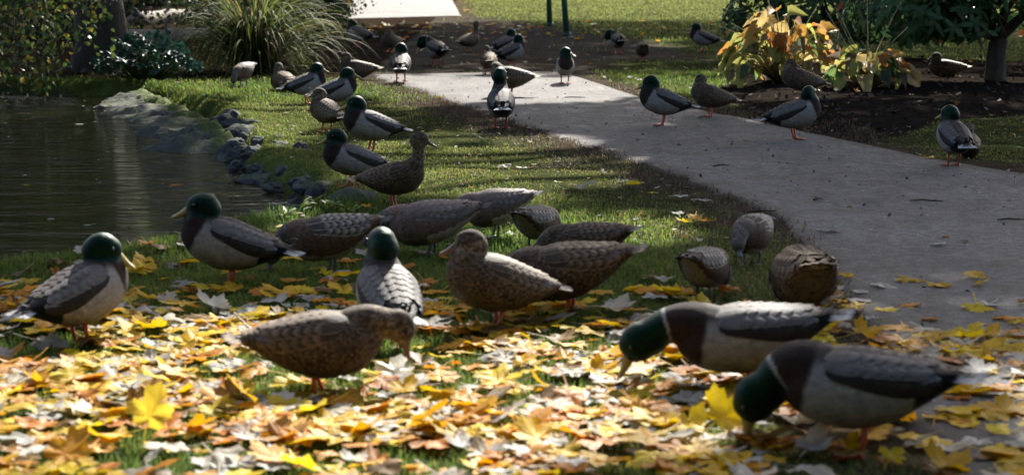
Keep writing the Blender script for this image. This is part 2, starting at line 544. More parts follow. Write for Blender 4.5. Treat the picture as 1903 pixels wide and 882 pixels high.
# ------------------------------------------------------------------ water
wx = np.array([-60.0, -14, -1.5, -.4]); wy = np.array([4.0, 8, 18.2, 19.0])
WV = np.array([[x, y, WATER_Z] for y in wy for x in wx])
link('pond_water', mk_mesh('pond_water', WV, [(j * 4 + i, j * 4 + i + 1, (j + 1) * 4 + i + 1, (j + 1) * 4 + i) for j in range(3) for i in range(3)]), M_WATER, kind='structure')

# ------------------------------------------------------------------ stone bank and rocks
def n3(p, s): return mnoise.noise(Vector(p) * s)
def edge_arc(i0, i1, n):
    P = np.array(EDGE[i0:i1 + 1]); Q = resample(P, n)
    for _ in range(4): Q[1:-1] = .25 * Q[:-2] + .5 * Q[1:-1] + .25 * Q[2:]
    T = np.gradient(Q, axis=0); T /= np.linalg.norm(T, axis=1)[:, None]
    return Q, np.stack([-T[:, 1], T[:, 0]], 1)
def stone_strip(i0, i1, n, width, lift, rough, name, mat, label):
    Q, Nn = edge_arc(i0, i1, n)
    if pond_sd([Q[n // 2][0] + Nn[n // 2][0] * .2], [Q[n // 2][1] + Nn[n // 2][1] * .2])[0] < 0: Nn = -Nn
    k = 22; V = []
    for i in range(n):
        endf = min(1, i / (n * .12), (n - 1 - i) / (n * .12))
        for j in range(k):
            s = j / (k - 1)
            d = -.04 + s * width
            p = Q[i] + Nn[i] * d
            z = lift * (1 - s) - .17 * s
            q = (p[0], p[1], z)
            rid = (n3(q, 2.3) + .5) * rough + n3(q, 6) * rough * .7 + n3(q, 17) * rough * .5
            z2 = z + rid - (1 - endf) * .16 - (.06 if j == 0 else 0)
            V.append((p[0] + Nn[i][0] * rid * .5, p[1] + Nn[i][1] * rid * .5, z2))
    F = np.array([[i * k + j, (i + 1) * k + j, (i + 1) * k + j + 1, i * k + j + 1] for i in range(n - 1) for j in range(k - 1)], np.int32)
    me = mk_mesh(name, V, F, True, floats={'moss': np.tile(1 - np.clip(np.linspace(0, 1, k) * 2.2, 0, 1.4), n)})
    return link(name, me, mat, label=label, category='rock')
stone_strip(11, 16, 150, .72, -.030, .050, 'sloping_rock', M_SLAB, 'long pale grey rock face sloping from mossy bank into the pond')

def ico(sub):
    import bmesh
    bm = bmesh.new(); bmesh.ops.create_icosphere(bm, subdivisions=sub, radius=1.0)
    V = np.array([v.co[:] for v in bm.verts]); F = np.array([[v.index for v in f.verts] for f in bm.faces], np.int32); bm.free()
    return V, F
ICO3, ICO3F = ico(4)
ICO2, ICO2F = ico(2)
def rock(px, py, z, sx, sy, sz, rz, label, seed, tilt=0.0):
    z = max(z, -.10)
    x, y = G(px, py, z)
    V = ICO3.copy(); rs = np.random.default_rng(seed)
    # cut by random planes for facets, then roughen
    for _ in range(7):
        d = rs.normal(size=3); d /= np.linalg.norm(d); h = rs.uniform(.55, .85)
        t = V @ d; V = V - np.maximum(t - h, 0)[:, None] * d * .9
    off = rs.uniform(0, 50, 3)
    nn = np.array([mnoise.noise(Vector(v * 2.2 + off)) * .20 + mnoise.noise(Vector(v * 5 + off)) * .10 + mnoise.noise(Vector(v * 13 + off)) * .045 for v in V])
    V = V * (1 + nn)[:, None] * np.array([sx, sy, sz]) * .80
    me = mk_mesh('bank_rock', V, ICO3F, True)
    return link('bank_rock', me, M_ROCK, loc=(x, y, z + .012), rot=(tilt, tilt * .4, rz), label=label, category='rock', group='rocks along the pond bank')
ROCKS = [
    (432, 228, -.03, .17, .13, .12, .5, 'dark rounded rock topmost of the pile on the mossy bank', .3),
    (405, 252, -.10, .13, .12, .22, .2, 'tall leaning slate-grey rock at the end of the pale rock face', .3),
    (455, 236, 0, .19, .07, .05, -.3, 'flat blue-grey rock slab lying on the moss above the rock pile', .1),
    (450, 268, -.07, .20, .15, .13, .9, 'large craggy grey rock with pale patches in the middle of the bank pile', .2),
    (483, 270, -.03, .07, .06, .07, .1, 'small upright grey rock right of the large craggy one', .1),
    (428, 300, -.17, .17, .15, .14, 1.4, 'brown-grey rock standing in the water below the rock pile', 0),
    (470, 305, -.15, .15, .12, .12, 2.0, 'wet dark rock in the water at the foot of the bank', .2),
    (520, 278, .0, .075, .06, .05, .4, 'small grey rock half sunk in the mossy hump', .1),
    (556, 280, .0, .06, .06, .055, .8, 'small round grey rock beside the bill of the dark drake', 0),
    (500, 345, -.18, .24, .10, .07, -.5, 'long low wet rock lying along the water line', .1),
    (604, 360, -.03, .11, .08, .07, .3, 'ridged dark rock just below the dark drake', .2),
    (590, 386, -.08, .11, .10, .12, 1.1, 'blue-grey rock behind the bright weeds at the corner of the pond', .1),
    (545, 398, -.16, .17, .09, .05, -.2, 'pointed flat black rock jutting into the pond beside the bright weeds', .05),
    (520, 330, -.16, .13, .10, .10, .7, 'grey wet rock low in the bank under the shaded drake', .2),
    (548, 352, -.15, .12, .11, .11, 1.9, 'squat pale-topped rock at the water below the shaded drake', .1),
    (575, 372, -.13, .12, .09, .09, 2.6, 'wet black rock where the bank turns to the pond corner', .2),
    (350, 262, -.20, .12, .09, .06, .4, 'dark stone awash at the foot of the pale rock face', .1),
    (655, 381, .0, .13, .10, .075, .2, 'brown boulder in the turf below the tail of the upright hen', 0),
]
for i, r in enumerate(ROCKS): rock(*r[:8], 100 + i, r[8])
def edge_stones():
    rr = random.Random(17); Q, Nn = edge_arc(6, 12, 30)
    if pond_sd([Q[15][0] + Nn[15][0] * .2], [Q[15][1] + Nn[15][1] * .2])[0] < 0: Nn = -Nn
    words = ['first', 'second', 'third', 'fourth', 'fifth', 'sixth', 'seventh', 'eighth', 'ninth', 'tenth', 'eleventh', 'twelfth', 'thirteenth', 'fourteenth', 'fifteenth', 'sixteenth', 'seventeenth', 'eighteenth', 'nineteenth', 'twentieth']
    for k in range(20):
        q = min(29, int(1 + k * 1.45)); dd = rr.uniform(-.02, .10); p = Q[q] + Nn[q] * dd
        z = -.035 - dd * .6
        px, py = PIX(p[0], p[1], z)
        rock(float(px), float(py), z, rr.uniform(.05, .10), rr.uniform(.045, .08), rr.uniform(.035, .06), rr.uniform(0, 3), f'{words[k]} mossy edging stone along the water, counted from the pond corner', 500 + k, .2)
edge_stones()

# ------------------------------------------------------------------ turf
def blades(x, y, z, h, w, col, lean=.5, segs=2, seed=1):
    """grass blades as bent tapering strips -> V, F, C"""
    r = np.random.default_rng(seed)
    n = len(x)
    a = r.uniform(0, 2 * np.pi, n); b = a + r.uniform(1.0, 2.1, n)
    wx, wy = np.cos(a) * w / 2, np.sin(a) * w / 2
    le = np.abs(r.normal(0, lean, n)) * h
    dx, dy = np.cos(b) * le, np.sin(b) * le
    z0 = z - .004
    P = np.zeros((n, 5, 3))
    P[:, 0] = np.stack([x - wx, y - wy, z0], 1); P[:, 1] = np.stack([x + wx, y + wy, z0], 1)
    m = .55
    P[:, 2] = np.stack([x - wx * .8 + dx * .3, y - wy * .8 + dy * .3, z0 + h * m], 1)
    P[:, 3] = np.stack([x + wx * .8 + dx * .3, y + wy * .8 + dy * .3, z0 + h * m], 1)
    P[:, 4] = np.stack([x + dx, y + dy, z0 + h * np.clip(1 - .25 * (le / h) ** 2, .45, 1)], 1)
    base = np.arange(n)[:, None, None] * 5
    F = (base + np.array([[0, 1, 3], [0, 3, 2], [2, 3, 4]])[None]).reshape(-1, 3)
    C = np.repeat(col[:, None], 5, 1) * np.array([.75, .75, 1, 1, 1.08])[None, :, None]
    return P.reshape(-1, 3), F, C.reshape(-1, 3)

def scatter(n, y0, y1, margin=1.06):
    """points in the viewed wedge, uniform per unit area"""
    y = np.sqrt(RNG.uniform(y0 * y0, y1 * y1, n)); x = RNG.uniform(-1, 1, n) * y * .2504 * margin
    return x, y

def turf_weight(x, y, pd, psd, bsd, dsd):
    nz = fbm(x, y, 2.2, 9) - .5
    nz2 = fbm(x, y, 6, 31) - .5
    w = np.ones(len(x))
    w *= sstep(-.02, .42, -psd + nz * .5 + nz2 * .25)
    w *= 1 - sstep(-.2, .3, dsd + nz * .6) * .94
    w *= sstep(.04, -.03, bsd + nz * .12)
    w *= np.where(y > 9.0, sstep(.0, -.09, pd + nz2 * .12), sstep(.10, .0, pd))
    w *= 1 - .88 * sstep(.47, .62, fbm(x, y, 1.9, 57) + .10 * sstep(1.0, .4, -psd)) * sstep(7.6, 8.6, y) * (y < 15)
    w *= 1 - sstep(17.0, 18.2, y) * (x < -1.25) * .97
    return w

AREAS = [(150000, 4.0, 7.4), (150000, 7.4, 11.5), (110000, 11.5, 19), (90000, 19, 50)]
gv, gf, gc, off = [], [], [], 0
for k, (n, y0, y1) in enumerate(AREAS):
    x, y = scatter(n, y0, y1)
    pd_, ps_, bs_, ds_ = pond_sd(x, y), path_sd(x, y), poly_sd(BED, x, y), poly_sd(DIRT_AND_SHADE, x, y)
    w = turf_weight(x, y, pd_, ps_, bs_, ds_)
    keep = RNG.uniform(0, 1, n) < w
    x, y, pd_, ps_, w = x[keep], y[keep], pd_[keep], ps_[keep], w[keep]
    n = len(x); z = gz(x, y)
    px, py = PIX(x, y)
    t = fbm(x, y, 1.6, 41); t2 = RNG.uniform(0, 1, n)
    green = np.array([.060, .120, .024]); lime = np.array([.135, .170, .034]); dry = np.array([.22, .17, .08]); moss = np.array([.150, .160, .045])
    worn = np.clip(sstep(8.0, 9.5, y) * .75 + sstep(.9, .2, -ps_) * .6, 0, 1) * (y < 15)
    c = green[None] * (1 - t[:, None]) + lime[None] * t[:, None]
    c = c * (1 - worn[:, None] * .6) + moss[None] * worn[:, None] * .6
    isdry = (t2 < .05 + .20 * worn)[:, None]
    c = np.where(isdry, dry[None] * RNG.uniform(.5, 1.1, (n, 1)), c) * RNG.uniform(.65, 1.3, (n, 1))
    fa = sstep(19, 30, y)[:, None]
    c = c * (1 - fa) + np.array([.135, .155, .045])[None] * RNG.uniform(.7, 1.25, (n, 1)) * fa
    h = RNG.uniform(.016, .040, n) * (1 - .55 * worn) * (1 + .5 * sstep(.35, .0, np.abs(pd_)) * (y < 9))
    h = h * (1 + .6 * fa[:, 0])
    ww = np.clip(.0030 + .00030 * y, .003, .02) * RNG.uniform(.7, 1.3, n)
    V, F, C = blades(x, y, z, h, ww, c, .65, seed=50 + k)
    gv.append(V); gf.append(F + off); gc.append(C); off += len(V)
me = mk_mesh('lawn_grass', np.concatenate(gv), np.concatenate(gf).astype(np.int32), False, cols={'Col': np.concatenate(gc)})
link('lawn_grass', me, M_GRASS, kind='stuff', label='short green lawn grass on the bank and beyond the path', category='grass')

# dry stubble on the worn border of the path
x, y = scatter(150000, 5.0, 17)
ps_ = path_sd(x, y); pd_ = pond_sd(x, y)
left = PIX(x, y)[0] < 1650
w = sstep(.60, .20, -ps_ + (fbm(x, y, 3, 77) - .5) * .6) * sstep(-.09, .02, -ps_ + (fbm(x, y, 9, 78) - .5) * .12) * (pd_ < -.2) * left
k = RNG.uniform(0, 1, len(x)) < w * .8
x, y = x[k], y[k]; n = len(x)
c = np.array([.070, .052, .038])[None] * RNG.uniform(.3, 1.7, (n, 1))
V, F, C = blades(x, y, gz(x, y), RNG.uniform(.010, .045, n), np.full(n, .0042), c, 1.1, seed=77)
link('dry_stubble', mk_mesh('dry_stubble', V, F.astype(np.int32), False, cols={'Col': C}), M_GRASS, kind='stuff',
     label='brown dry stubble along the worn edge of the path', category='dry grass')

# ------------------------------------------------------------------ leaf makers
def leaf_strip(nu, nv, length, width, prof, cup, bend, wave=0.0, seed=0):
    """leaf along +X in the XY plane; returns V, F, leafco, vein"""
    V, L, Ve = [], [], []
    for i in range(nv):
        v = i / (nv - 1)
        w = width * prof(v) / 2
        for j in range(nu):
            u = -1 + 2 * j / (nu - 1)
            zz = cup * (abs(u) ** 1.5) * w - bend * v * v * length + wave * math.sin(v * 17 + seed + u * 2) * abs(u) * width
            V.append((v * length, u * w, zz)); L.append((u * .5, v, seed * 1.37))
            Ve.append(1.0 if abs(u) < .01 else 0.0)
    F = [(i * nu + j, i * nu + j + 1, (i + 1) * nu + j + 1, (i + 1) * nu + j) for i in range(nv - 1) for j in range(nu - 1)]
    return np.array(V), np.array(F, np.int32), np.array(L), np.array(Ve)

def maple_mesh(seed, curl, size=1.0):
    """five-lobed maple leaf with stalk, unit width, lying in XY"""
    r = random.Random(seed)
    tips = [(-118, .62), (-62, .92), (0, 1.12), (62, .92), (118, .62)]
    pts = []
    def pol(a, d): a = R(a + 90); return (math.cos(a) * d, math.sin(a) * d)
    pts.append(pol(-165, .34))
    for k, (a, d) in enumerate(tips):
        d *= r.uniform(.80, 1.10) * (.6 if seed > 2 and r.random() < .22 else 1); a += r.uniform(-9, 9)
        pts += [pol(a - 25, d * .70), pol(a - 19, d * .86), pol(a - 11, d * .82), pol(a - 2, d), pol(a + 11, d * .82), pol(a + 19, d * .86), pol(a + 25, d * .70)]
        if k < 4:
            a2 = (tips[k][0] + tips[k + 1][0]) / 2
            pts.append(pol(a2, .50 * r.uniform(.85, 1.1)))
    pts.append(pol(165, .34)); pts.append(pol(180, .12))
    out = np.array(pts) * .5
    n = len(out)
    rings = [0.0, .28, .52, .76, 1.0]
    V = [(0, 0, 0)]
    for q in rings[1:]:
        for p in out: V.append((p[0] * q, p[1] * q, 0))
    V = np.array(V, float)
    rr = np.linalg.norm(V[:, :2], axis=1); an = np.arctan2(V[:, 1], V[:, 0])
    ph = r.uniform(0, 6.28); ax = r.uniform(0, 3.14)
    q = V[:, 0] * math.cos(ax) + V[:, 1] * math.sin(ax)
    V[:, 2] = curl * q * q * 1.2 + .10 * np.sin(an * 5 + ph) * rr + .10 * curl * np.sin(an * 3 + ph * 2) * rr + .35 * abs(curl) * rr ** 3
    for i in range(len(V)): V[i, 2] += mnoise.noise(Vector((V[i, 0] * 5, V[i, 1] * 5, seed))) * .07
    F = [(0, 1 + j, 1 + (j + 1) % n) for j in range(n)]
    for k in range(len(rings) - 2):
        a, b = 1 + k * n, 1 + (k + 1) * n
        for j in range(n): F.append((a + j, b + j, b + (j + 1) % n, a + (j + 1) % n))
    ve = np.zeros(len(V)); 
    for k in range(5):
        a = R(tips[k][0] + 90); da = np.abs((an - a + math.pi) % (2 * math.pi) - math.pi)
        ve = np.maximum(ve, np.where(da < .09, 1.0, 0))
    lc = np.stack([V[:, 0], V[:, 1], np.full(len(V), seed * 2.3)], 1)
    # stalk
    m = len(V); st = []
    for i in range(4):
        t = i / 3
        for sx in (-1, 1): st.append((sx * .012 + .06 * t * t, -.05 - .55 * t, .02 * t + .10 * t * t))
    V = np.concatenate([V, st]); F += [(m + 2 * i, m + 2 * i + 1, m + 2 * i + 3, m + 2 * i + 2) for i in range(3)]
    ve = np.concatenate([ve, np.full(8, .8)]); lc = np.concatenate([lc, np.zeros((8, 3))])
    V *= size
    return V, F, lc, ve

def at_leaf(p, d, up, s):
    """matrix that lays a leaf (along +X, face +Z) at p pointing d"""
    d = Vector(d).normalized(); up = Vector(up)
    y = up.cross(d)
    if y.length < 1e-4: y = Vector((0, 1, 0)).cross(d)
    y.normalize(); z = d.cross(y)
    m = Matrix((d, y, z)).transposed().to_4x4()
    return Matrix.Translation(p) @ m @ Matrix.Diagonal((s, s, s, 1))

def bake_leaves(name, variants, mats, cols, mat, parent=None, **props):
    """many leaves joined into one mesh: variants = list of (V, F, leafco, vein)"""
    Vs, Fs, Cs, Ls, Ves, off = [], [], [], [], [], 0
    for i, (m, c) in enumerate(zip(mats, cols)):
        V, F, L, Ve = variants[i % len(variants)]
        A = np.array(m)
        Vs.append(V @ A[:3, :3].T + A[:3, 3]); Fs += [tuple(int(q) + off for q in f) for f in F]
        Cs.append(np.tile(np.asarray(c, float), (len(V), 1))); Ls.append(L + i * .77); Ves.append(Ve); off += len(V)
    me = mk_mesh(name, np.concatenate(Vs), Fs, True, cols={'Col': np.concatenate(Cs)}, vecs={'leafco': np.concatenate(Ls)}, floats={'vein': np.concatenate(Ves)})
    return link(name, me, mat, parent, **props)

def leaf_objects(name, variants, mats, cols, mat, parent):
    for i, (m, c) in enumerate(zip(mats, cols)):
        me = variants[i % len(variants)]
        o = link(name, me, mat, parent)
        o.matrix_parent_inverse = Matrix.Identity(4)
        o.matrix_basis = m
        o.color = (*c, 1)

def vmesh(name, v): return mk_mesh(name, v[0], v[1], True, vecs={'leafco': v[2]}, floats={'vein': v[3]})

# ------------------------------------------------------------------ arching strap-leaved grass on the bank
def strap_grass(px, py, n, label, seed, scale=1.0):
    r = np.random.default_rng(seed)
    x0, y0 = G(px, py); z0 = gz1(x0, y0)
    root = empty('ornamental_grass', (x0, y0, z0), label=label, category='ornamental grass')
    V, F, C = [], [], []
    S = 11
    for i in range(n):
        a = r.uniform(0, 2 * math.pi); L = r.uniform(.75, 1.75) * scale
        tilt = abs(r.normal(.0, .50)) + .12
        droop = r.uniform(.9, 2.4)
        p = np.array([math.cos(a), math.sin(a), 0]) * r.uniform(.02, .20) * scale
        w = r.uniform(.006, .0115) * scale
        sd = np.array([-math.sin(a), math.cos(a), 0])
        base = len(V)
        yel = r.uniform()
        c = np.array([.045, .085, .026]) * (1 - yel) + np.array([.17, .18, .05]) * yel
        if r.uniform() < .14: c = np.array([.16, .125, .065])
        c *= r.uniform(.6, 1.15)
        th = tilt; tw = r.uniform(-.6, .6)
        for k in range(S):
            t = k / (S - 1)
            wd = w * (1 - t ** 2.5) * (.75 + .6 * min(t * 3, 1)) + .0006
            s2 = sd * math.cos(tw * t) + np.array([0, 0, 1]) * math.sin(tw * t)
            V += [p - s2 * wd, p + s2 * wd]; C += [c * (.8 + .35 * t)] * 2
            th = tilt + droop * t * t * 1.5
            th = min(th, 2.6)
            p = p + np.array([math.cos(a) * math.sin(th), math.sin(a) * math.sin(th), math.cos(th)]) * L / (S - 1)
            if p[2] < .015: p[2] = .015
        F += [(base + 2 * k, base + 2 * k + 1, base + 2 * k + 3, base + 2 * k + 2) for k in range(S - 1)]
    me = mk_mesh('blades', V, np.array(F, np.int32), True, cols={'Col': np.array(C)})
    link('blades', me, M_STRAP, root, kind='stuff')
    mb = MB()
    for i in range(26):
        a = r.uniform(0, 6.28); q = r.uniform(.02, .16)
        mb.tube([(math.cos(a) * q, math.sin(a) * q, 0), (math.cos(a) * q * 1.2, math.sin(a) * q * 1.2, .14)], [.02, .012], 6, (.12, .10, .05))
    link('crown_base', mb.mesh('crown_base'), M_TWIG, root)
strap_grass(474, 134, 950, 'large clump of arching green strap grass behind the mossy bank', 3, .74)

# ------------------------------------------------------------------ broad-leaved plant by the water
def broadleaf_plant(px, py, n, rx, h, label, seed):
    r = random.Random(seed)
    x0, y0 = G(px, py); z0 = gz1(x0, y0)
    root = empty('broad_leaved_plant', (x0, y0, z0), label=label, category='plant')
    var = [vmesh('leaf', maple_mesh(900 + k, .12)) for k in range(4)]
    mats, cols = [], []; mb = MB()
    for i in range(n):
        a = r.uniform(0, 6.28); q = math.sqrt(r.uniform(0, 1))
        p = Vector((math.cos(a) * q * rx, math.sin(a) * q * rx * .6, h * (1 - .62 * q * q) * r.uniform(.55, 1.05)))
        d = Vector((math.cos(a) + r.uniform(-.4, .4), math.sin(a) - .5, r.uniform(-.7, -.1)))
        up = Vector((math.cos(a) * .35, -1.6 + r.uniform(-.5, .5), .8))
        s = r.uniform(.11, .175)
        m = at_leaf(p, d, up, s) @ Matrix.Rotation(-math.pi / 2, 4, 'Z')
        mats.append(m)
        g = r.uniform(.7, 1.25)
        cols.append((.022 * g, .062 * g, .042 * g))
        mb.tube([(p.x * .2, p.y * .2, 0), (p.x * .7, p.y * .7, p.z * .65), p[:]], [.006, .005, .003], 5, (.05, .08, .03))
    leaf_objects('leaf', var, mats, cols, M_GREENO, root)
    link('stems', mb.mesh('stems'), M_TWIG, root, kind='stuff')
broadleaf_plant(268, 152, 115, .46, .42, 'low blue-green broad-leaved plant at the water under the dark trunk', 5)

# ------------------------------------------------------------------ hostas turning yellow
def hosta_prof(v): return max(.02, math.sin(math.pi * min(1, v ** .62)) ** .8 * (1.0 - .05 * v)) if v < 1 else .02
HOSTA_V = [leaf_strip(7, 9, .150, .118, hosta_prof, c, b, .06, k) for k, (c, b) in enumerate([(.5, .3), (.8, .55), (.3, .8), (1.1, .4), (.65, 1.0)])]
def hosta(px, py, n, rad, hgt, label, seed, dead=.2):
    r = random.Random(seed)
    x0, y0 = G(px, py); z0 = gz1(x0, y0)
    root = empty('hosta', (x0, y0, z0), label=label, category='hosta', group='yellowing hostas in the mulch bed')
    var = [vmesh('leaf', v) for v in HOSTA_V]
    mats, cols = [], []; mb = MB()
    for i in range(n):
        a = r.uniform(0, 6.28); q = r.uniform(.15, 1) ** .7
        z = hgt * (1.02 - .80 * q ** 1.6) * r.uniform(.75, 1.1)
        p = Vector((math.cos(a) * q * rad, math.sin(a) * q * rad * .7, max(.05, z)))
        dr = r.uniform(-1.6, .5)
        d = Vector((math.cos(a), math.sin(a) * .8, dr))
        up = Vector((r.uniform(-.8, .8), r.uniform(-1.3, .2), .8))
        s = r.uniform(.65, 1.2)
        u = r.random()
        if u < dead: c = (.17 * r.uniform(.5, 1.2), .12, .085); s *= .8
        elif u < .38: c = (.42, .25, .06)
        elif u < .62: c = (.44, .34, .14)
        elif u < .74: c = (.38, .16, .035)
        elif u < .90: c = (.30, .31, .085)
        else: c = (.09, .17, .05)
        g = r.uniform(.75, 1.1)
        mats.append(at_leaf(p, d, up, s)); cols.append(tuple(min(.85, k * g) for k in c))
        m1 = p * .6; m1.z = p.z * .75 + .03
        mb.tube([(p.x * .15, p.y * .15, 0), m1[:], p[:]], [.006, .005, .0035], 5, (.33, .30, .10) if u > dead else (.16, .12, .08))
    leaf_objects('leaf', var, mats, cols, M_HOSTA, root)
    for k in range(7):                                     # bare flower stalks
        a = r.uniform(-1.2, 1.2); t = r.uniform(.25, .75)
        mb.tube([(0, 0, 0), (math.sin(a) * .2, -.05, .3), (math.sin(a) * t, -.08, .45 + .3 * r.random())], [.005, .004, .002], 5, (.28, .23, .15))
    link('stalks', mb.mesh('stalks'), M_TWIG, root, kind='stuff')
hosta(1455, 162, 120, .48, .60, 'big hosta clump with upright orange and yellow leaves behind the brown hen', 21, .16)
hosta(1612, 174, 64, .34, .36, 'smaller collapsed hosta with drooping yellow leaves and bare stalks', 22, .30)

# ------------------------------------------------------------------ evergreen shrubs (whorled glossy leaves)
def rh_prof(v): return max(.03, math.sin(math.pi * min(1, v ** .8)) ** .75)
RH_V = [leaf_strip(3, 6, .115, .040, rh_prof, -.25, b, .02, k) for k, b in enumerate((.15, .35, .6))]
def limb(mb, p0, p1, r0, r1, bow=.1, c=(.06, .05, .04), r=random):
    p0, p1 = np.array(p0, float), np.array(p1, float); L = np.linalg.norm(p1 - p0)
    b1 = np.array([r.uniform(-1, 1), r.uniform(-1, 1), r.uniform(-.3, .6)]) * bow * L
    P = []
    for i in range(7):
        t = i / 6; P.append(p0 * (1 - t) + p1 * t + b1 * math.sin(math.pi * t) + np.array([r.uniform(-1, 1), r.uniform(-1, 1), 0]) * .01 * L)
    mb.tube(P, np.linspace(r0, r1, 7), 7, c)
def rhodo(px, py, crown, whorls, nobj, label, seed, trunk_r=.06, forks=4):
    """crown = list of (dx, dy, dz, rx, ry, rz) lobes about the base"""
    r = random.Random(seed)
    x0, y0 = G(px, py); z0 = gz1(x0, y0)
    root = empty('evergreen_shrub', (x0, y0, z0), label=label, category='shrub', group='evergreen shrubs behind the hostas')
    mb = MB()
    fork = (.02, 0, .34)
    limb(mb, (0, 0, -.05), fork, trunk_r * 1.25, trunk_r, .03, r=r)
    tb = MB(); mats, cols = [], []
    for k, (dx, dy, dz, rx, ry, rz) in enumerate(crown):
        limb(mb, fork, (dx * .8, dy * .8, dz), trunk_r * .7, trunk_r * .3, .12, r=r)
        nw = int(whorls * rx * rz / sum(c[3] * c[5] for c in crown))
        for i in range(nw):
            a, b = r.uniform(0, 6.28), math.acos(r.uniform(-.75, 1)); q = r.uniform(.55, 1) ** .5
            p = Vector((dx + rx * q * math.sin(b) * math.cos(a), dy + ry * q * math.sin(b) * math.sin(a), dz + rz * q * math.cos(b)))
            if p.z < .12: continue
            if i % 3 == 0: limb(tb, (dx * .9, dy * .9, dz), p[:], .010, .004, .1, r=r)
            ax = (Vector((math.sin(b) * math.cos(a), math.sin(b) * math.sin(a), math.cos(b) + .5))).normalized()
            t1 = ax.orthogonal().normalized(); t2 = ax.cross(t1)
            m0 = r.randint(5, 7); ph = r.uniform(0, 6)
            yel = r.random() < .05
            for j in range(m0):
                an = ph + j * 2 * math.pi / m0
                d = (t1 * math.cos(an) + t2 * math.sin(an)) + ax * r.uniform(-.45, .5)
                mats.append(at_leaf(p, d, ax, r.uniform(.75, 1.25)))
                g = r.uniform(.55, 1.3)
                cols.append((.045 * g, .095 * g, .035 * g) if not (yel and j == 0) else (.45, .15, .04))
    # nearest leaves are parts of their own
    order = sorted(range(len(mats)), key=lambda i: mats[i].translation.y + abs(mats[i].translation.z - .5) * .6)
    near, far = order[:nobj], order[nobj:]
    leaf_objects('leaf', [vmesh('leaf', v) for v in RH_V], [mats[i] for i in near], [cols[i] for i in near], M_GREENO, root)
    if far: bake_leaves('foliage', RH_V, [mats[i] for i in far], [cols[i] for i in far], mat_green_mass, root, kind='stuff')
    link('trunk', mb.mesh('trunk'), M_BARK, root)
    link('twigs', tb.mesh('twigs'), M_BARK, root, kind='stuff')
mat_green_mass = mat_leaf('glossy_green_mass', False, .25, .5, False, .25)
rhodo(1848, 160, [(0, .1, 1.0, .85, .7, .50), (-.75, .0, .62, .55, .5, .38), (.7, .1, .75, .6, .5, .5), (-.42, -.15, .50, .45, .35, .24), (.2, -.3, .80, .5, .4, .26), (-.45, .2, .62, .5, .45, .2)], 600, 290,
      'evergreen shrub with a dark forked trunk standing in the mulch at right', 31, .075)
rhodo(1530, 112, [(0, 0, .62, .75, .5, .45), (-.62, 0, .40, .45, .4, .40), (.55, 0, .5, .55, .45, .45), (.95, -.3, .5, .5, .4, .45), (-.2, -.1, 1.0, .7, .5, .3)], 460, 290,
      'dark evergreen shrub rising behind the orange hosta leaves', 32, .04)
rhodo(2035, 135, [(0, 0, .9, .9, .7, .55), (-.6, -.1, .65, .5, .4, .4)], 150, 60,
      'evergreen shrub at the right edge behind the forked trunk', 33, .05)

# ------------------------------------------------------------------ weeping tree over the pond
def quad_leaves(P, size, cols, seed, hang=0.0):
    """small folded leaves (4 tris each) at points P"""
    r = np.random.default_rng(seed); n = len(P)
    d = r.normal(size=(n, 3)); d[:, 2] -= hang; d /= np.linalg.norm(d, axis=1)[:, None]
    u = r.normal(size=(n, 3)); s = np.cross(d, u); s /= np.linalg.norm(s, axis=1)[:, None]
    nn = np.cross(d, s)
    sz = size * r.uniform(.6, 1.3, n)[:, None]
    w = .33
    V = np.stack([P, P + d * sz * .45 - s * sz * w + nn * sz * .08, P + d * sz, P + d * sz * .45 + s * sz * w + nn * sz * .08], 1)
    F = (np.arange(n)[:, None, None] * 4 + np.array([[0, 1, 2], [0, 2, 3]])[None]).reshape(-1, 3)
    C = np.repeat(cols[:, None], 4, 1)
    return V.reshape(-1, 3), F.astype(np.int32), C.reshape(-1, 3)

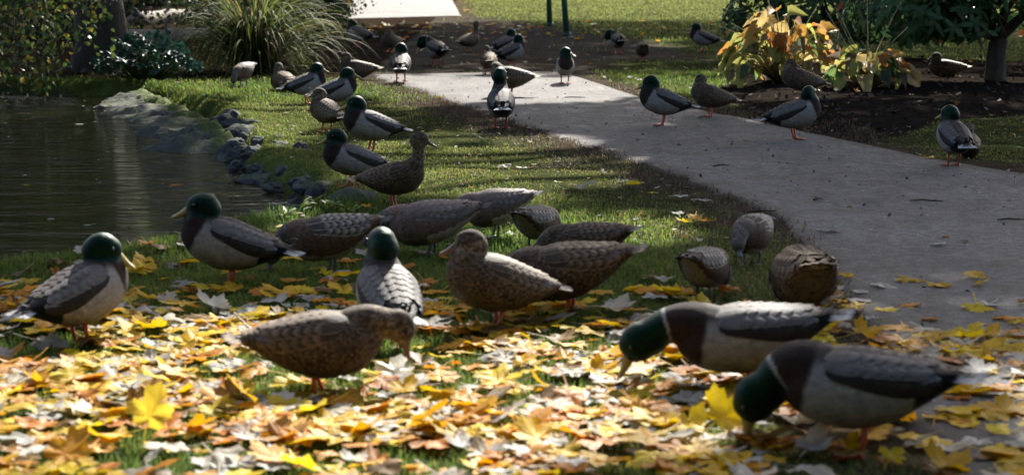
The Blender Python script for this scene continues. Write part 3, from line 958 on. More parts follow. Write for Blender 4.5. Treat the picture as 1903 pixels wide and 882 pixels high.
def weeping_tree():
    r = np.random.default_rng(8); rr = random.Random(8)
    x0, y0 = G(188, 132); z0 = gz1(x0, y0)
    root = empty('weeping_tree', (x0, y0, z0), label='dark weeping tree with leaves hanging to the pond at far left', category='tree')
    mb = MB()
    P = [(0, 0, -.15), (.02, 0, .25), (-.03, 0, .8), (-.10, .05, 1.6), (-.15, .05, 2.6), (-.3, .1, 4.2)]
    mb.tube(P, [.36, .25, .22, .20, .18, .12], 14, (.05, .04, .03))
    for k in range(7):
        a = k * .9; limb(mb, (0, 0, .05), (math.cos(a) * .55, math.sin(a) * .5 - .1, -.12), .10, .03, .1, r=rr)
    link('trunk', mb.mesh('trunk'), M_BARK, root)
    lb = MB()
    ends = [(-1.5, -1.2, 3.0), (-2.6, -2.2, 2.6), (-1.2, -2.8, 2.9), (1.0, -.6, 3.2), (1.8, .3, 3.0), (-3.6, -1.0, 3.2), (-2.0, -3.6, 2.3), (-4.4, -2.8, 2.4), (.9, 1.2, 3.6)]
    for e in ends: limb(lb, (-.12, .05, 2.0), e, .085, .03, .12, r=rr)
    link('branch', lb.mesh('branch'), M_BARK, root)
    # hanging strands
    pts, tw = [], MB()
    for i in range(760):
        u = r.uniform()
        if u < .74:   # left mass reaching the water
            sx = r.uniform(-3.2, .42); sy = r.uniform(-3.3, -1.2)
            top = r.uniform(1.3, 3.3); bot = r.uniform(-.16, .55) + (.35 if sx > .2 else 0)
        else:         # thinner curtain over the bank at right of the trunk
            sx = r.uniform(-.2, 1.15); sy = r.uniform(-.5, 1.5); top = r.uniform(1.6, 3.2); bot = r.uniform(.62, 1.5)
        n = int((top - bot) * 16)
        if n < 3: continue
        t = np.linspace(0, 1, n)
        sw = r.normal(0, .10, 2)
        X = sx + sw[0] * t + r.normal(0, .035, n); Y = sy + sw[1] * t + r.normal(0, .035, n); Z = top + (bot - top) * t
        pts.append(np.stack([X, Y, Z], 1))
        if i % 3 == 0: tw.tube([(sx, sy, top), (sx + sw[0] * .5, sy + sw[1] * .5, (top + bot) / 2), (sx + sw[0], sy + sw[1], bot)], [.005, .004, .002], 4, (.05, .04, .03), cap=False)
    for e in ends:
        q = r.normal(size=(600, 3)) * np.array([.75, .75, .4]) + np.array(e); pts.append(q)
    P = np.concatenate(pts); n = len(P)
    t = r.uniform(0, 1, n)[:, None]
    C = np.array([.050, .095, .026])[None] * (1 - t) + np.array([.12, .145, .035])[None] * t
    yl = r.uniform(0, 1, n) < .18
    C[yl] = np.array([.32, .25, .035]) * r.uniform(.5, 1.1, (yl.sum(), 1))
    V, F, C = quad_leaves(P, .062, C, 4, .8)
    link('crown', mk_mesh('crown', V, F, False, cols={'Col': C}), M_FOLI, root, kind='stuff')
    link('twigs', tw.mesh('twigs'), M_BARK, root, kind='stuff')
weeping_tree()

# ------------------------------------------------------------------ shrubs and logs in the dark wood behind
def bush(px, py, rx, ry, rz, n, label, seed, c1, c2, size=.07, yellow=.04):
    r = np.random.default_rng(seed); rr = random.Random(seed)
    x0, y0 = G(px, py); z0 = gz1(x0, y0)
    root = empty('leafy_shrub', (x0, y0, z0), label=label, category='shrub', group='shrubs in the dark wood behind the pond')
    mb = MB(); P = []
    nb = 16
    for k in range(nb):
        a = rr.uniform(0, 6.28); q = math.sqrt(rr.random()) * .85
        e = np.array([math.cos(a) * q * rx, math.sin(a) * q * ry, rz * rr.uniform(.35, 1.5) * (1.15 - .5 * q)])
        limb(mb, (e[0] * .1, e[1] * .1, 0), e, .03, .008, .1, r=rr)
        m = n // nb
        P.append(e + r.normal(size=(m, 3)) * np.array([rx * .30, ry * .30, rz * .30]))
        P.append(e * np.array([1, 1, .35]) + r.normal(size=(m // 3, 3)) * np.array([rx * .26, ry * .26, rz * .18]))
    P = np.concatenate(P); P = P[P[:, 2] > .02]; n = len(P)
    t = r.uniform(0, 1, n)[:, None]
    C = np.array(c1)[None] * (1 - t) + np.array(c2)[None] * t
    yl = r.uniform(0, 1, n) < yellow; C[yl] = np.array([.34, .22, .04])
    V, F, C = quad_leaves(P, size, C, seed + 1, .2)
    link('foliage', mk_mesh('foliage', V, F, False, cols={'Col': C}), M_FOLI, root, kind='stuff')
    link('stems', mb.mesh('stems'), M_BARK, root, kind='stuff')
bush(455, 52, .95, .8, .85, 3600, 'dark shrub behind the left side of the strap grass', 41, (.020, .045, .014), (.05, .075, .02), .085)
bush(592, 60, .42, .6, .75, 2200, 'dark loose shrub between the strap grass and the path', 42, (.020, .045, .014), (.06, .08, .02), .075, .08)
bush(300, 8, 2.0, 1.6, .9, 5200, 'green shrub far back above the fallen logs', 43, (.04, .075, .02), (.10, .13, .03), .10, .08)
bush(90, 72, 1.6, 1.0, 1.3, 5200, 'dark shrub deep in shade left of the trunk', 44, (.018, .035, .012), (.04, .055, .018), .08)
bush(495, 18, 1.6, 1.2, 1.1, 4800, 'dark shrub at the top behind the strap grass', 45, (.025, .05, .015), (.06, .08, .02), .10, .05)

def log_piece(p0, p1, rad, label, seed):
    rr = random.Random(seed)
    a, b = np.array([*G(*p0), 0.0]), np.array([*G(*p1), 0.0])
    a[2] = gz1(a[0], a[1]) + rad * .8; b[2] = gz1(b[0], b[1]) + rad * .8
    mb = MB(); n = 14; P, rd = [], []
    for i in range(n):
        t = i / (n - 1)
        P.append((a - a) * 0 + (b - a) * t + np.array([rr.uniform(-1, 1), rr.uniform(-1, 1), rr.uniform(-1, 1)]) * rad * .10); rd.append(rad * (1 - .2 * t) * rr.uniform(.92, 1.08))
    mb.tube(P, rd, 12, (.1, .08, .06))
    root = empty('fallen_log', a, label=label, category='log', group='fallen logs in the wood')
    link('log_body', mb.mesh('log_body'), M_LOG, root)
    st = MB(); st.tube([P[5], P[5] + np.array([.05, -.12, .22])], [rad * .3, rad * .2], 8, (.1, .08, .06))
    link('branch_stub', st.mesh('branch_stub'), M_LOG, root)
M_LOG = mat_bark('weathered_log', (.09, .075, .06), (.24, .20, .16))
log_piece((232, 82), (420, 74), .095, 'weathered grey log lying behind the broad-leaved plant', 51)
log_piece((248, 48), (400, 34), .12, 'dark fallen log farther back in the wood', 52)
def cut_log():
    x, y = G(366, 74); z = gz1(x, y)
    root = empty('cut_log', (x, y, z), R(12), label='short dark round log with its cut end facing the pond', category='log')
    mb = MB(); mb.tube([(0, 0, .115), (0, .06, .115), (.02, .5, .11)], [.112, .12, .115], 18, (.05, .04, .03))
    link('bark', mb.mesh('bark'), M_BARK, root)
    e = MB(); e.tube([(0, -.004, .115), (0, -.001, .115)], [.085, .088], 18, (.03, .024, .018)); link('cut_face', e.mesh('cut_face'), M_TWIG, root)
cut_log()

# ------------------------------------------------------------------ green posts
def post(px, py, lean, label):
    x, y = G(px, py); z = gz1(x, y)
    root = empty('green_post', (x, y, z), label=label, category='post', group='green posts beyond the path')
    mb = MB()
    mb.tube([(0, 0, -.1), (lean * .25, 0, .5), (lean * .6, 0, 1.2)], [.042, .040, .040], 14, (.012, .055, .036))
    link('shaft', mb.mesh('shaft'), M_POST, root)
    cb = MB(); cb.tube([(lean * .6, 0, 1.198), (lean * .605, 0, 1.215), (lean * .61, 0, 1.235)], [.046, .044, .022], 14, (.012, .05, .034)); link('cap', cb.mesh('cap'), M_POST, root)
    bb = MB(); bb.tube([(0, 0, -.02), (0, 0, .03), (0, 0, .05)], [.062, .058, .044], 14, (.014, .045, .03)); link('base_collar', bb.mesh('base_collar'), M_POST, root)
post(1022, 50, -.08, 'dark green post, the farther and left one of two')
post(1054, 67, -.17, 'dark green post, the nearer and right one of two, leaning left')

# ------------------------------------------------------------------ out-of-frame wood, added so the pond mirrors something dark
def reflection_wood():
    r = np.random.default_rng(88); n = 26000
    x = r.uniform(-45, -5.5, n); y = r.uniform(46, 60, n); top = 7 + 4 * fbm(x, y, .25, 5)
    P = np.stack([x, y, r.uniform(0, 1, n) ** .8 * top], 1)
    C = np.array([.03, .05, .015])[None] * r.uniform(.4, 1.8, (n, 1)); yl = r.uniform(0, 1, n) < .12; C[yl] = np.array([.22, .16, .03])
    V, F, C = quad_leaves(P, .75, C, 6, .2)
    link('reflection_wood', mk_mesh('reflection_wood', V, F, False, cols={'Col': C}), M_FOLI, kind='stuff', label='unseen wood added beyond the pond to darken its reflections', category='wood')
reflection_wood()
def sky_blocker_behind():  # unseen belt of leaves added to shade the sides facing the camera
    r = np.random.default_rng(89); n = 15000
    a = r.uniform(R(185), R(355), n); q = r.uniform(9, 14, n); x = np.cos(a) * q * 1.4; y = np.sin(a) * q * .9 + 2
    P = np.stack([x, y, r.uniform(0, 1, n) ** .8 * (8 + 5 * fbm(x, y, .3, 9))], 1)
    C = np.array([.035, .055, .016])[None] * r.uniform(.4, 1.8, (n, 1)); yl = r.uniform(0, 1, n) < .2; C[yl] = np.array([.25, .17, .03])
    V, F, C = quad_leaves(P, .8, C, 16, .2)
    link('sky_blocking_trees', mk_mesh('sky_blocking_trees', V, F, False, cols={'Col': C}), M_FOLI, kind='stuff', label='unseen tree belt added behind the viewer to block the sky', category='wood')
sky_blocker_behind()

# ------------------------------------------------------------------ tall trees around the lawn (they throw the dappled shade)
LIT = [(960, 172, 255, 23, 1.0), (745, 182, 75, 24, .95), (520, 230, 125, 62, .80), (545, 420, 120, 34, 1.0), (270, 480, 140, 22, 1.0),
       (900, 320, 330, 85, .74), (1010, 430, 340, 50, .76), (520, 775, 950, 185, .90), (1120, 745, 520, 140, .88), (1820, 740, 280, 140, .55), (1500, 176, 190, 18, .56),
       (700, 150, 60, 14, .8), (1180, 80, 200, 8, .5)]
def want_light(gx_, gy_):
    px, py = PIX(gx_, gy_)
    L = np.full(len(gx_), .06)
    for cx, cy, rx, ry, s in LIT:
        q = ((px - cx) / rx) ** 2 + ((py - cy) / ry) ** 2
        L = np.maximum(L, s * sstep(1.25, .75, q))
    L = np.where((py < 40) & (gy_ > 0), np.maximum(L, np.where((px > 600) & (px < 900), .95, .72)), L)
    for cx, cy, rx, ry, s in ((1180, 24, 190, 6, .3), (930, 20, 90, 5, .35), (520, 165, 130, 12, .5), (300, 130, 260, 34, .05), (120, 180, 300, 60, .05), (1320, 12, 120, 5, .3), (315, 222, 105, 50, .06), (1760, 170, 90, 14, .03)):
        q = ((px - cx) / rx) ** 2 + ((py - cy) / ry) ** 2
        L = np.where(q < 1, np.minimum(L, s), L)
    return L
def shade_tree(x0, y0, cx, cy, cz, rx, ry, rz, n, trunk, label, seed, size=.19):
    r = np.random.default_rng(seed); rr = random.Random(seed)
    root = empty('tall_tree', (x0, y0, gz1(x0, y0)), label=label, category='tree', group='tall trees around the lawn')
    c = np.array([cx - x0, cy - y0, cz])
    mb = MB()
    fk = c * np.array([.25, .25, .55])
    P = [np.array([0, 0, -.1]), np.array([0, 0, .5]), fk * .6, fk, c * np.array([.6, .6, .85])]
    mb.tube(P, [trunk * 1.4, trunk, trunk * .85, trunk * .7, trunk * .35], 12, (.06, .05, .04))
    link('trunk', mb.mesh('trunk'), M_BARK, root)
    lb = MB()
    for k in range(16):
        d = r.normal(size=3); d /= np.linalg.norm(d); e = c + d * np.array([rx, ry, rz]) * .7
        limb(lb, fk + (c - fk) * rr.uniform(0, .7), e, trunk * .3, trunk * .06, .12, r=rr)
    link('branch', lb.mesh('branch'), M_BARK, root)
    d = r.normal(size=(n, 3)); d /= np.linalg.norm(d, axis=1)[:, None]
    P = c + d * (r.uniform(0, 1, n) ** .42)[:, None] * np.array([rx, ry, rz])
    Wd = P + np.array([x0, y0, 0])
    k = Wd[:, 2] / TO_SUN.z
    gx_, gy_ = Wd[:, 0] - k * TO_SUN.x, Wd[:, 1] - k * TO_SUN.y
    L = want_light(gx_, gy_)
    clump = fbm(gx_, gy_, 2.3, seed, 3)
    keep = (clump > np.clip(L, 0, 1) * .98 - .22 * (L < .3) + .02) & ~((L > .85) & (r.uniform(0, 1, n) < .97))  # crown leaves left out where sun patches are wanted below
    P = P[keep]; n = len(P)
    t = r.uniform(0, 1, n)[:, None]
    C = np.array([.05, .09, .02])[None] * (1 - t) + np.array([.20, .15, .03])[None] * t
    V, F, C = quad_leaves(P, size * 1.25, C, seed + 3, .3)
    link('crown', mk_mesh('crown', V, F, False, cols={'Col': C}), M_FOLI, root, kind='stuff')
shade_tree(6.2, 19.5, 2.4, 19.0, 8.2, 6.4, 6.6, 2.6, 42000, .28, 'tall broad maple out of frame right of the mulch bed', 61)
shade_tree(-8.5, 20.5, -5.0, 20.0, 7.5, 4.6, 5.0, 2.4, 11000, .24, 'tall maple out of frame left of the pond', 62)
shade_tree(13.0, 40.0, 6.0, 38.0, 10.0, 8.2, 7.2, 3.0, 24000, .32, 'tall maple out of frame far right beyond the lawn', 63, .24)
shade_tree(-12.5, 38.0, -4.5, 34.5, 9.0, 7.5, 6.5, 3.0, 19000, .30, 'tall maple out of frame far left behind the wood', 64, .24)

# ================================================================== DUCKS
# torso frame: +X to the breast, +Y left, +Z up; metres for a 0.43 m long torso
TS = np.array([  # x, zc, half width, half height up, half height down
    (-.205, .040, .020, .004, .005), (-.185, .041, .032, .008, .010), (-.160, .036, .042, .016, .021), (-.125, .024, .054, .037, .037),
    (-.080, .012, .069, .057, .058), (-.030, .003, .080, .073, .075), (.020, 0, .084, .081, .086), (.070, 0, .083, .080, .087),
    (.110, .001, .077, .074, .083), (.145, .003, .064, .062, .070), (.172, .006, .046, .044, .050), (.190, .008, .024, .023, .027), (.196, .009, .006, .006, .007)])
def _spl(x, c):
    X, Yv = TS[:, 0], TS[:, c]
    m = np.gradient(Yv, X)
    x = np.clip(np.asarray(x, float), X[0], X[-1])
    i = np.clip(np.searchsorted(X, x) - 1, 0, len(X) - 2)
    h = X[i + 1] - X[i]; t = (x - X[i]) / h
    return ((2 * t ** 3 - 3 * t ** 2 + 1) * Yv[i] + (t ** 3 - 2 * t ** 2 + t) * h * m[i] + (-2 * t ** 3 + 3 * t ** 2) * Yv[i + 1] + (t ** 3 - t ** 2) * h * m[i + 1])
def torso_pt(x, th, lift=0.0, env=False):
    """point on the torso at station x and angle th (0 = back, 90 deg = side)"""
    x = np.asarray(x, float); th = np.asarray(th, float)
    zc, w, hu, hd = (_spl(x, k) for k in (1, 2, 3, 4))
    if env:      # fuller hull for the folded wings
        f = sstep(-.06, -.19, x)
        w = w + .004 * f; hu = hu + .005 * f
    s, c = np.sin(th), np.cos(th)
    h = np.where(c > 0, hu, hd)
    e = .93
    yy = w * np.sign(s) * np.abs(s) ** e; zz = zc + h * np.sign(c) * np.abs(c) ** e
    ny, nz = s / np.maximum(w, .004), c / np.maximum(h, .004)
    L = np.sqrt(ny * ny + nz * nz) + 1e-9
    return np.stack([x, yy + ny / L * lift, zz + nz / L * lift], -1)

def torso_mesh():
    xs = np.linspace(-.205, .196, 44); k = 28
    V = np.concatenate([torso_pt(np.full(k, x), np.arange(k) * 2 * np.pi / k) for x in xs])
    F = []
    for i in range(len(xs) - 1):
        for j in range(k):
            a, b, c, d = i * k + j, i * k + (j + 1) % k, (i + 1) * k + (j + 1) % k, (i + 1) * k + j
            F += [(a, b, c), (a, c, d)]
    n = len(V); V = np.concatenate([V, [V[:k].mean(0)], [V[-k:].mean(0)]])
    for j in range(k):
        F.append((n, (j + 1) % k, j)); F.append((n + 1, n - k + j, n - k + (j + 1) % k))
    return V, np.array(F, np.int32)
TORSO_V, TORSO_F = torso_mesh()

# ---- species colours
GREY, DARK = (.30, .29, .28), (.040, .033, .028)
SPEC = {
    'drake': dict(bill=(.26, .20, .055), leg=(.42, .065, .025), head_r=1.14, size=1.0),
    'hen': dict(bill=(.20, .10, .055), leg=(.42, .08, .03), head_r=1.0, size=.96),
    'wigeon_drake': dict(bill=(.16, .19, .22), leg=(.09, .085, .08), head_r=.86, size=.86),
    'wigeon_hen': dict(bill=(.12, .14, .16), leg=(.08, .075, .07), head_r=.84, size=.84),
}

def feathers(rows, name, mirror=False, nu=5, nv=7):
    """rows of (x0, th0, length, width, dth, lift0, lift1, colour, edge)"""
    Vs, Fs, Cs, Es, U, off = [], [], [], [], [], 0
    v = np.linspace(0, 1, nv); u = np.linspace(-1, 1, nu)
    prof = np.minimum(1, (v / .28 + .12) ** .6) * np.sqrt(np.clip(1 - np.clip((v - .5) / .505, 0, 1) ** 2.6, 0, 1))
    for (x0, th0, L, Wd, dth, l0, l1, c, e) in rows:
        th0r, dthr = R(th0), R(dth)
        x = x0 - L * v
        th = th0r + dthr * v
        r0 = (_spl(np.clip(x, -.19, .19), 2) + _spl(np.clip(x, -.19, .19), 3)) * .5 + .006
        TH = th[:, None] + (u[None] * (Wd / 2 * prof)[:, None]) / np.maximum(r0, .03)[:, None]
        lift = l0 + (l1 - l0) * v
        X = np.repeat(x[:, None], nu, 1)
        LF = lift[:, None] - .0022 * np.abs(u)[None] * (v[:, None] * .6 + .4)
        P = torso_pt(np.maximum(X, -.2), TH, LF, True)
        P[..., 0] = X
        if mirror: P[..., 1] *= -1
        Vs.append(P.reshape(-1, 3))
        F = np.array([[i * nu + j, i * nu + j + 1, (i + 1) * nu + j + 1, (i + 1) * nu + j] for i in range(nv - 1) for j in range(nu - 1)], np.int32)
        if not mirror: F = F[:, ::-1]
        Fs.append(F + off); off += nu * nv
        Cs.append(np.tile(np.array(c, float), (nu * nv, 1))); Es.append(np.tile(np.array(e, float), (nu * nv, 1)))
        U.append(np.stack([np.tile(u, nv), np.repeat(v, nu), np.zeros(nu * nv)], 1))
    return mk_mesh(name, np.concatenate(Vs), np.concatenate(Fs), True, cols={'Col': np.concatenate(Cs), 'Edge': np.concatenate(Es)}, vecs={'fuv': np.concatenate(U)})

def wing_rows(kind, rr):
    rows = []
    def J(c, a=.18): g = rr.uniform(1 - a, 1 + a); return tuple(k * g for k in c)
    if kind == 'drake':
        sc1, sc2, dk, te, pr = (.046, .039, .034), (.112, .106, .100), (.022, .018, .015), (.068, .058, .050), (.013, .012, .011)
        ed = lambda c: tuple(k * 1.06 for k in c)
    elif kind == 'hen':
        sc1 = sc2 = (.044, .031, .021); dk = (.046, .033, .023); te = (.062, .048, .037); pr = (.030, .024, .020)
        buff = (.155, .110, .070); ed = lambda c: buff
    elif kind == 'wigeon_hen':
        sc1 = sc2 = (.050, .040, .034); dk = (.055, .05, .047); te = (.04, .037, .035); pr = (.03, .027, .026)
        ed = lambda c: (.27, .24, .20)
    else:
        sc1 = sc2 = (.135, .105, .09); dk = (.12, .105, .10); te = (.03, .028, .027); pr = (.02, .018, .018)
        ed = lambda c: tuple(k * 1.5 for k in c)
    soft = kind in ('drake', 'wigeon_drake')
    # primaries
    for k, th in enumerate((34, 41, 48, 56)):
        rows.append((-.055 + .006 * k, th + 14, .142 - .010 * k, .026, -26, .004, .004, J(pr), ed(pr) if not soft else J(pr)))
    # secondaries / speculum
    for k in range(4):
        c = (.035, .04, .13) if kind in ('drake', 'hen') else (.02, .022, .02)
        rows.append((-.030 - .012 * k, 84 - 2 * k, .075, .030, -8, .003, .008, c, (.15, .15, .15)))
    # dark lower wing band (coverts)
    for k, x in enumerate((.092, .066, .040, .014, -.012, -.036)):
        rows.append((x, 60 + k * 4.0, .088 + .004 * k, .040, 9, .003, .0095, J(dk), J(ed(dk), .1)))
    # tertials
    for k, th in enumerate((24, 34, 44, 54)):
        rows.append((-.020 + .004 * k, th + 4, .138 - .012 * k, .036, -14, .005, .005, J(te), J(ed(te))))
    # scapulars, two or three overlapping ranks
    for x in (.098, .070, .042, .014, -.014, -.038):
        rows.append((x, 48, .088, .040, 7, .004, .0125, J(sc2), J(ed(sc2), .1)))
    for x in (.108, .082, .054, .026, -.002, -.030):
        rows.append((x, 27, .085, .040, 4, .004, .013, J(sc2 if kind != 'drake' else (.080, .072, .066)), J(ed(sc2), .1)))
    for x in (.112, .088, .060, .032, .004, -.028, -.058):
        rows.append((x, 9, .080, .038, 2, .003, .0115, J(sc1), J(ed(sc1), .1)))
    return rows

def coat_rows(kind, rr):
    """body feathers of the brown hens, breast to rump"""
    rows = []
    if kind == 'hen': cs, es = [(.050, .035, .023), (.066, .046, .030), (.040, .027, .018)], [(.155, .108, .068), (.125, .087, .055)]
    elif kind == 'wigeon_hen': cs, es = [(.085, .054, .037), (.095, .058, .040)], [(.12, .082, .058), (.10, .068, .048)]
    elif kind == 'drake': cs, es = [(.2, .19, .18)], [(.2, .19, .18)]
    else: cs, es = [(.165, .115, .097), (.15, .106, .092)], [(.185, .132, .114), (.17, .122, .106)]
    x = -.135 if kind != 'drake' else -.042; row = 0
    while x < (.165 if kind != 'drake' else .072):
        st = 10.5 if x < .11 else 13
        for q in range(int(176 / st)):
            th = 6 + q * st + (row % 2) * st * .5
            if th > 172: continue
            c, e = rr.choice(cs), rr.choice(es)
            pale = sstep(115, 165, th) * .5
            if kind == 'wigeon_drake' and th > 112 and x < .06: c = e = (.42, .39, .35)
            if kind == 'wigeon_hen' and th > 135: c = e = (.40, .36, .31)
            if kind == 'drake':
                g = rr.uniform(.90, 1.08)
                zz = float(torso_pt(x - .02, R(th))[2])
                if x - .015 + .16 * zz > .5: c = (.024, .015, .012); e = (.030, .019, .015)
                elif th < 48: c = (.050, .042, .036); e = (.057, .048, .041)
                else:
                    b_ = float(sstep(110, 165, th)); c = tuple(p * (1 - b_) + q * b_ for p, q in zip((.25, .24, .228), (.20, .168, .13))); e = tuple(k * 1.07 for k in c)
                c = tuple(k * g for k in c); e = tuple(k * g for k in e)
            else: c = tuple(k * (1 - pale) + .17 * pale for k in c)
            L = .042 if x < .09 else .030
            rows.append((x + rr.uniform(-.004, .004), th + rr.uniform(-2, 2), L, .0245 if x < .09 else .0185, rr.uniform(-4, 4), .0005, (rr.uniform(.0025, .0045) if kind == 'drake' else rr.choice((.004, .0055, .0055, .008))), c, e))
        x += .0160 if x < .09 else .0125; row += 1
    return rows

def tail_mesh(kind, seed):
    rr = random.Random(seed); V, F, C, E, U, off = [], [], [], [], [], 0
    nu, nv = 3, 6
    n = 11
    for i in range(n):
        k = i - (n - 1) / 2
        a = k / ((n - 1) / 2) * R(21)
        L = .085 - .012 * abs(k) / 5
        if kind == 'drake': c = (.36, .35, .33) if abs(k) > 2.6 else (.12, .11, .10); e = (.42, .41, .39)
        elif kind == 'hen': c = (.13, .095, .065); e = (.38, .31, .23)
        else: c = (.05, .045, .042); e = (.10, .09, .085)
        for s in range(nv):
            v = s / (nv - 1)
            w = .0105 * min(1, v * 3 + .4) * math.sqrt(max(0, 1 - max(0, (v - .7) / .302) ** 2))
            for q in (-1, 0, 1):
                x = -.150 - math.cos(a) * L * v; y = k * .0052 - 0 + math.sin(a) * L * v * (1 if True else 0)
                y += q * w
                z = .046 - abs(k) * .0016 + .002 * (i % 2) + .006 * v - .003 * abs(q)
                V.append((x, y, z)); C.append(c); E.append(e); U.append((q, v, 0))
        F += [(off + s * nu + q, off + s * nu + q + 1, off + (s + 1) * nu + q + 1, off + (s + 1) * nu + q) for s in range(nv - 1) for q in range(nu - 1)]
        off = len(V)
    if kind in ('drake', 'wigeon_drake'):      # black coverts above and below, curled feathers
        for sgn, zz, n2, Lc in ((1, .058, 7, .085), (-1, .012, 7, .080)):
            for i in range(n2):
                k = i - (n2 - 1) / 2
                for s in range(nv):
                    v = s / (nv - 1); w = .013 * min(1, v * 3 + .4) * math.sqrt(max(0, 1 - max(0, (v - .6) / .402) ** 2))
                    for q in (-1, 0, 1):
                        z = (zz - abs(k) * .0045 - (.012 * v if sgn > 0 else -.024 * v)) if sgn > 0 else (zz + abs(k) * .004 + .020 * v)
                        V.append((-.115 - Lc * v * (1 - .05 * abs(k)), k * (.0125 - .004 * v) + q * w, z)); C.append((.012, .013, .014)); E.append((.016, .018, .02)); U.append((q, v, 0))
                F += [(off + s * nu + q, off + s * nu + q + 1, off + (s + 1) * nu + q + 1, off + (s + 1) * nu + q) for s in range(nv - 1) for q in range(nu - 1)]
                off = len(V)
    if kind == 'drake':
        for sy in (-1, 1):
            for s in range(11):
                t = s / 10; a = t * 4.6
                x = -.165 - .030 * math.sin(a * .75); z = .058 + .022 * (1 - math.cos(a)) * (1 - .35 * t); w = .006 * (1 - t * .5)
                for q in (-1, 0, 1): V.append((x, sy * .008 + q * w, z)); C.append((.012, .014, .014)); E.append((.014, .018, .018)); U.append((q, t * .6, 0))
            F += [(off + s * nu + q, off + s * nu + q + 1, off + (s + 1) * nu + q + 1, off + (s + 1) * nu + q) for s in range(10) for q in range(nu - 1)]
            off = len(V)
    return mk_mesh('tail', V, np.array(F, np.int32), True, cols={'Col': np.array(C), 'Edge': np.array(E)}, vecs={'fuv': np.array(U, float)})

def bill_mesh(kind):
    """spatulate bill along +X from its base at the origin"""
    c0 = np.array(SPEC[kind]['bill']); L = .058 if kind in ('drake', 'hen') else .042
    V, C = [], []; S, k = 9, 12
    for i in range(S):
        t = i / (S - 1)
        w = np.interp(t, [0, .35, .7, .9, 1], [.0125, .0110, .0125, .0115, .0045])
        hu = np.interp(t, [0, .25, .6, .9, 1], [.0185, .0135, .0080, .0055, .0020]); hd = np.interp(t, [0, .5, .9, 1], [.0100, .0075, .0045, .0018])
        zc = np.interp(t, [0, .5, 1], [-.002, -.0050, -.0062])
        for j in range(k):
            a = 2 * math.pi * j / k; cs = math.cos(a)
            V.append((L * t, math.sin(a) * w, zc + (hu if cs > 0 else hd) * cs))
            cc = c0.copy()
            if kind == 'hen' and cs > .3 and t < .8: cc = np.array([.085, .05, .035])
            if t > .93: cc = cc * .35
            C.append(cc)
    F = [(i * k + j, (i + 1) * k + j, (i + 1) * k + (j + 1) % k, i * k + (j + 1) % k) for i in range(S - 1) for j in range(k)]
    F += [tuple(range(k)), tuple(range((S - 1) * k + k - 1, (S - 1) * k - 1, -1))]
    return mk_mesh('bill', V, F, True, cols={'Col': np.array(C)})

def leg_mesh(kind, side, hz, step):
    c = np.array(SPEC[kind]['leg']); mb = MB()
    y = side * .034
    fx = step
    mb.tube([(-.020, y * .95, hz - .040), (-.022, y, hz - .066), (-.018 + fx * .3, y, hz - .078)], [.022, .014, .0085], 9, c * np.array([.9, .9, .9]))
    mb.tube([(-.018 + fx * .3, y, hz - .074), (-.014 + fx * .6, y, (hz - .06) * .5), (fx - .004, y, .012), (fx, y, .006)], [.0085, .0062, .0066, .0075], 9, c)
    toes = [(fx + .050, y + side * .030, .004), (fx + .060, y + side * .002, .004), (fx + .050, y - side * .024, .004)]
    for t in toes: mb.tube([(fx, y, .008), ((fx + t[0]) / 2, (y + t[1]) / 2, .008), t], [.006, .0042, .0025], 6, c)
    mb.tube([(fx, y, .009), (fx - .016, y - side * .004, .005)], [.004, .002], 6, c)
    mb.add([(fx, y, .005), toes[0], toes[1], toes[2], (fx + .046, y + side * .015, .004), (fx + .048, y - side * .010, .004)],
           [(0, 1, 4), (0, 4, 2), (0, 2, 5), (0, 5, 3)], c * .75)
    return mb.mesh('leg')

def eye_mesh():
    mb = MB(); mb.add(ICO2 * .0052, ICO2F, (.012, .009, .007)); return mb.mesh('eye')
EYE = eye_mesh()
SHARED = {}
for kd in SPEC:
    rr = random.Random(len(kd) * 7 + 1)
    rows = wing_rows(kd, rr)
    SHARED[kd, 'wl'] = feathers(rows, 'wing'); SHARED[kd, 'wr'] = feathers(rows, 'wing', True)
    if True:
        cr = coat_rows(kd, rr)
        SHARED[kd, 'coat'] = [feathers(cr, 'body_feathers', mi, 3, 5) for mi in (False, True)]
    SHARED[kd, 'tail'] = tail_mesh(kd, 3); SHARED[kd, 'bill'] = bill_mesh(kd)
    for s in ('wl', 'wr', 'tail'): SHARED[kd, s].materials.append(M_FEATH)
    for me in SHARED.get((kd, 'coat'), []): me.materials.append(M_FEATH)
    SHARED[kd, 'bill'].materials.append(M_HORN)

# ---- poses: head centre relative to the torso centre in the upright frame, neck handles, head yaw and pitch, torso pitch, hip height
POSES = {
    #        head centre          h1 (from neck base)  h2 (from head)        yaw  pitch  torso  hip
    'relax': ((.108, 0, .140), (.050, 0, .030), (.010, 0, -.058), 0, -8, 18, .150),
    'tall': ((.135, 0, .182), (.050, 0, .030), (.0, 0, -.075), 0, -5, 15, .152),
    'alert': ((.165, 0, .218), (.060, 0, .020), (-.012, 0, -.085), 0, -10, 12, .150),
    'feed': ((.262, 0, -.020), (.070, 0, .030), (-.045, 0, .040), 0, -58, -2, .154),
    'feedlow': ((.250, 0, -.070), (.075, 0, .010), (-.035, 0, .060), 0, -68, -7, .156),
    'low': ((.238, 0, .048), (.060, 0, .035), (-.050, 0, .010), 0, -62, 5, .148),
    'tuck': ((.085, .015, .118), (.02, 0, .03), (.02, 0, -.04), 160, -8, 8, .142),
    'sit': ((.120, 0, .125), (.03, 0, .03), (.01, 0, -.05), 0, -10, 6, .088),
    'sittuck': ((.085, .02, .112), (.02, 0, .03), (.02, 0, -.04), 155, -8, 4, .086),
    'preen': ((.150, .100, .060), (.06, .02, .05), (.02, .0, .06), 115, -45, 8, .146),
}
def rotm(yaw, pitch):
    return np.array((Matrix.Rotation(R(yaw), 3, 'Z') @ Matrix.Rotation(-R(pitch), 3, 'Y')))

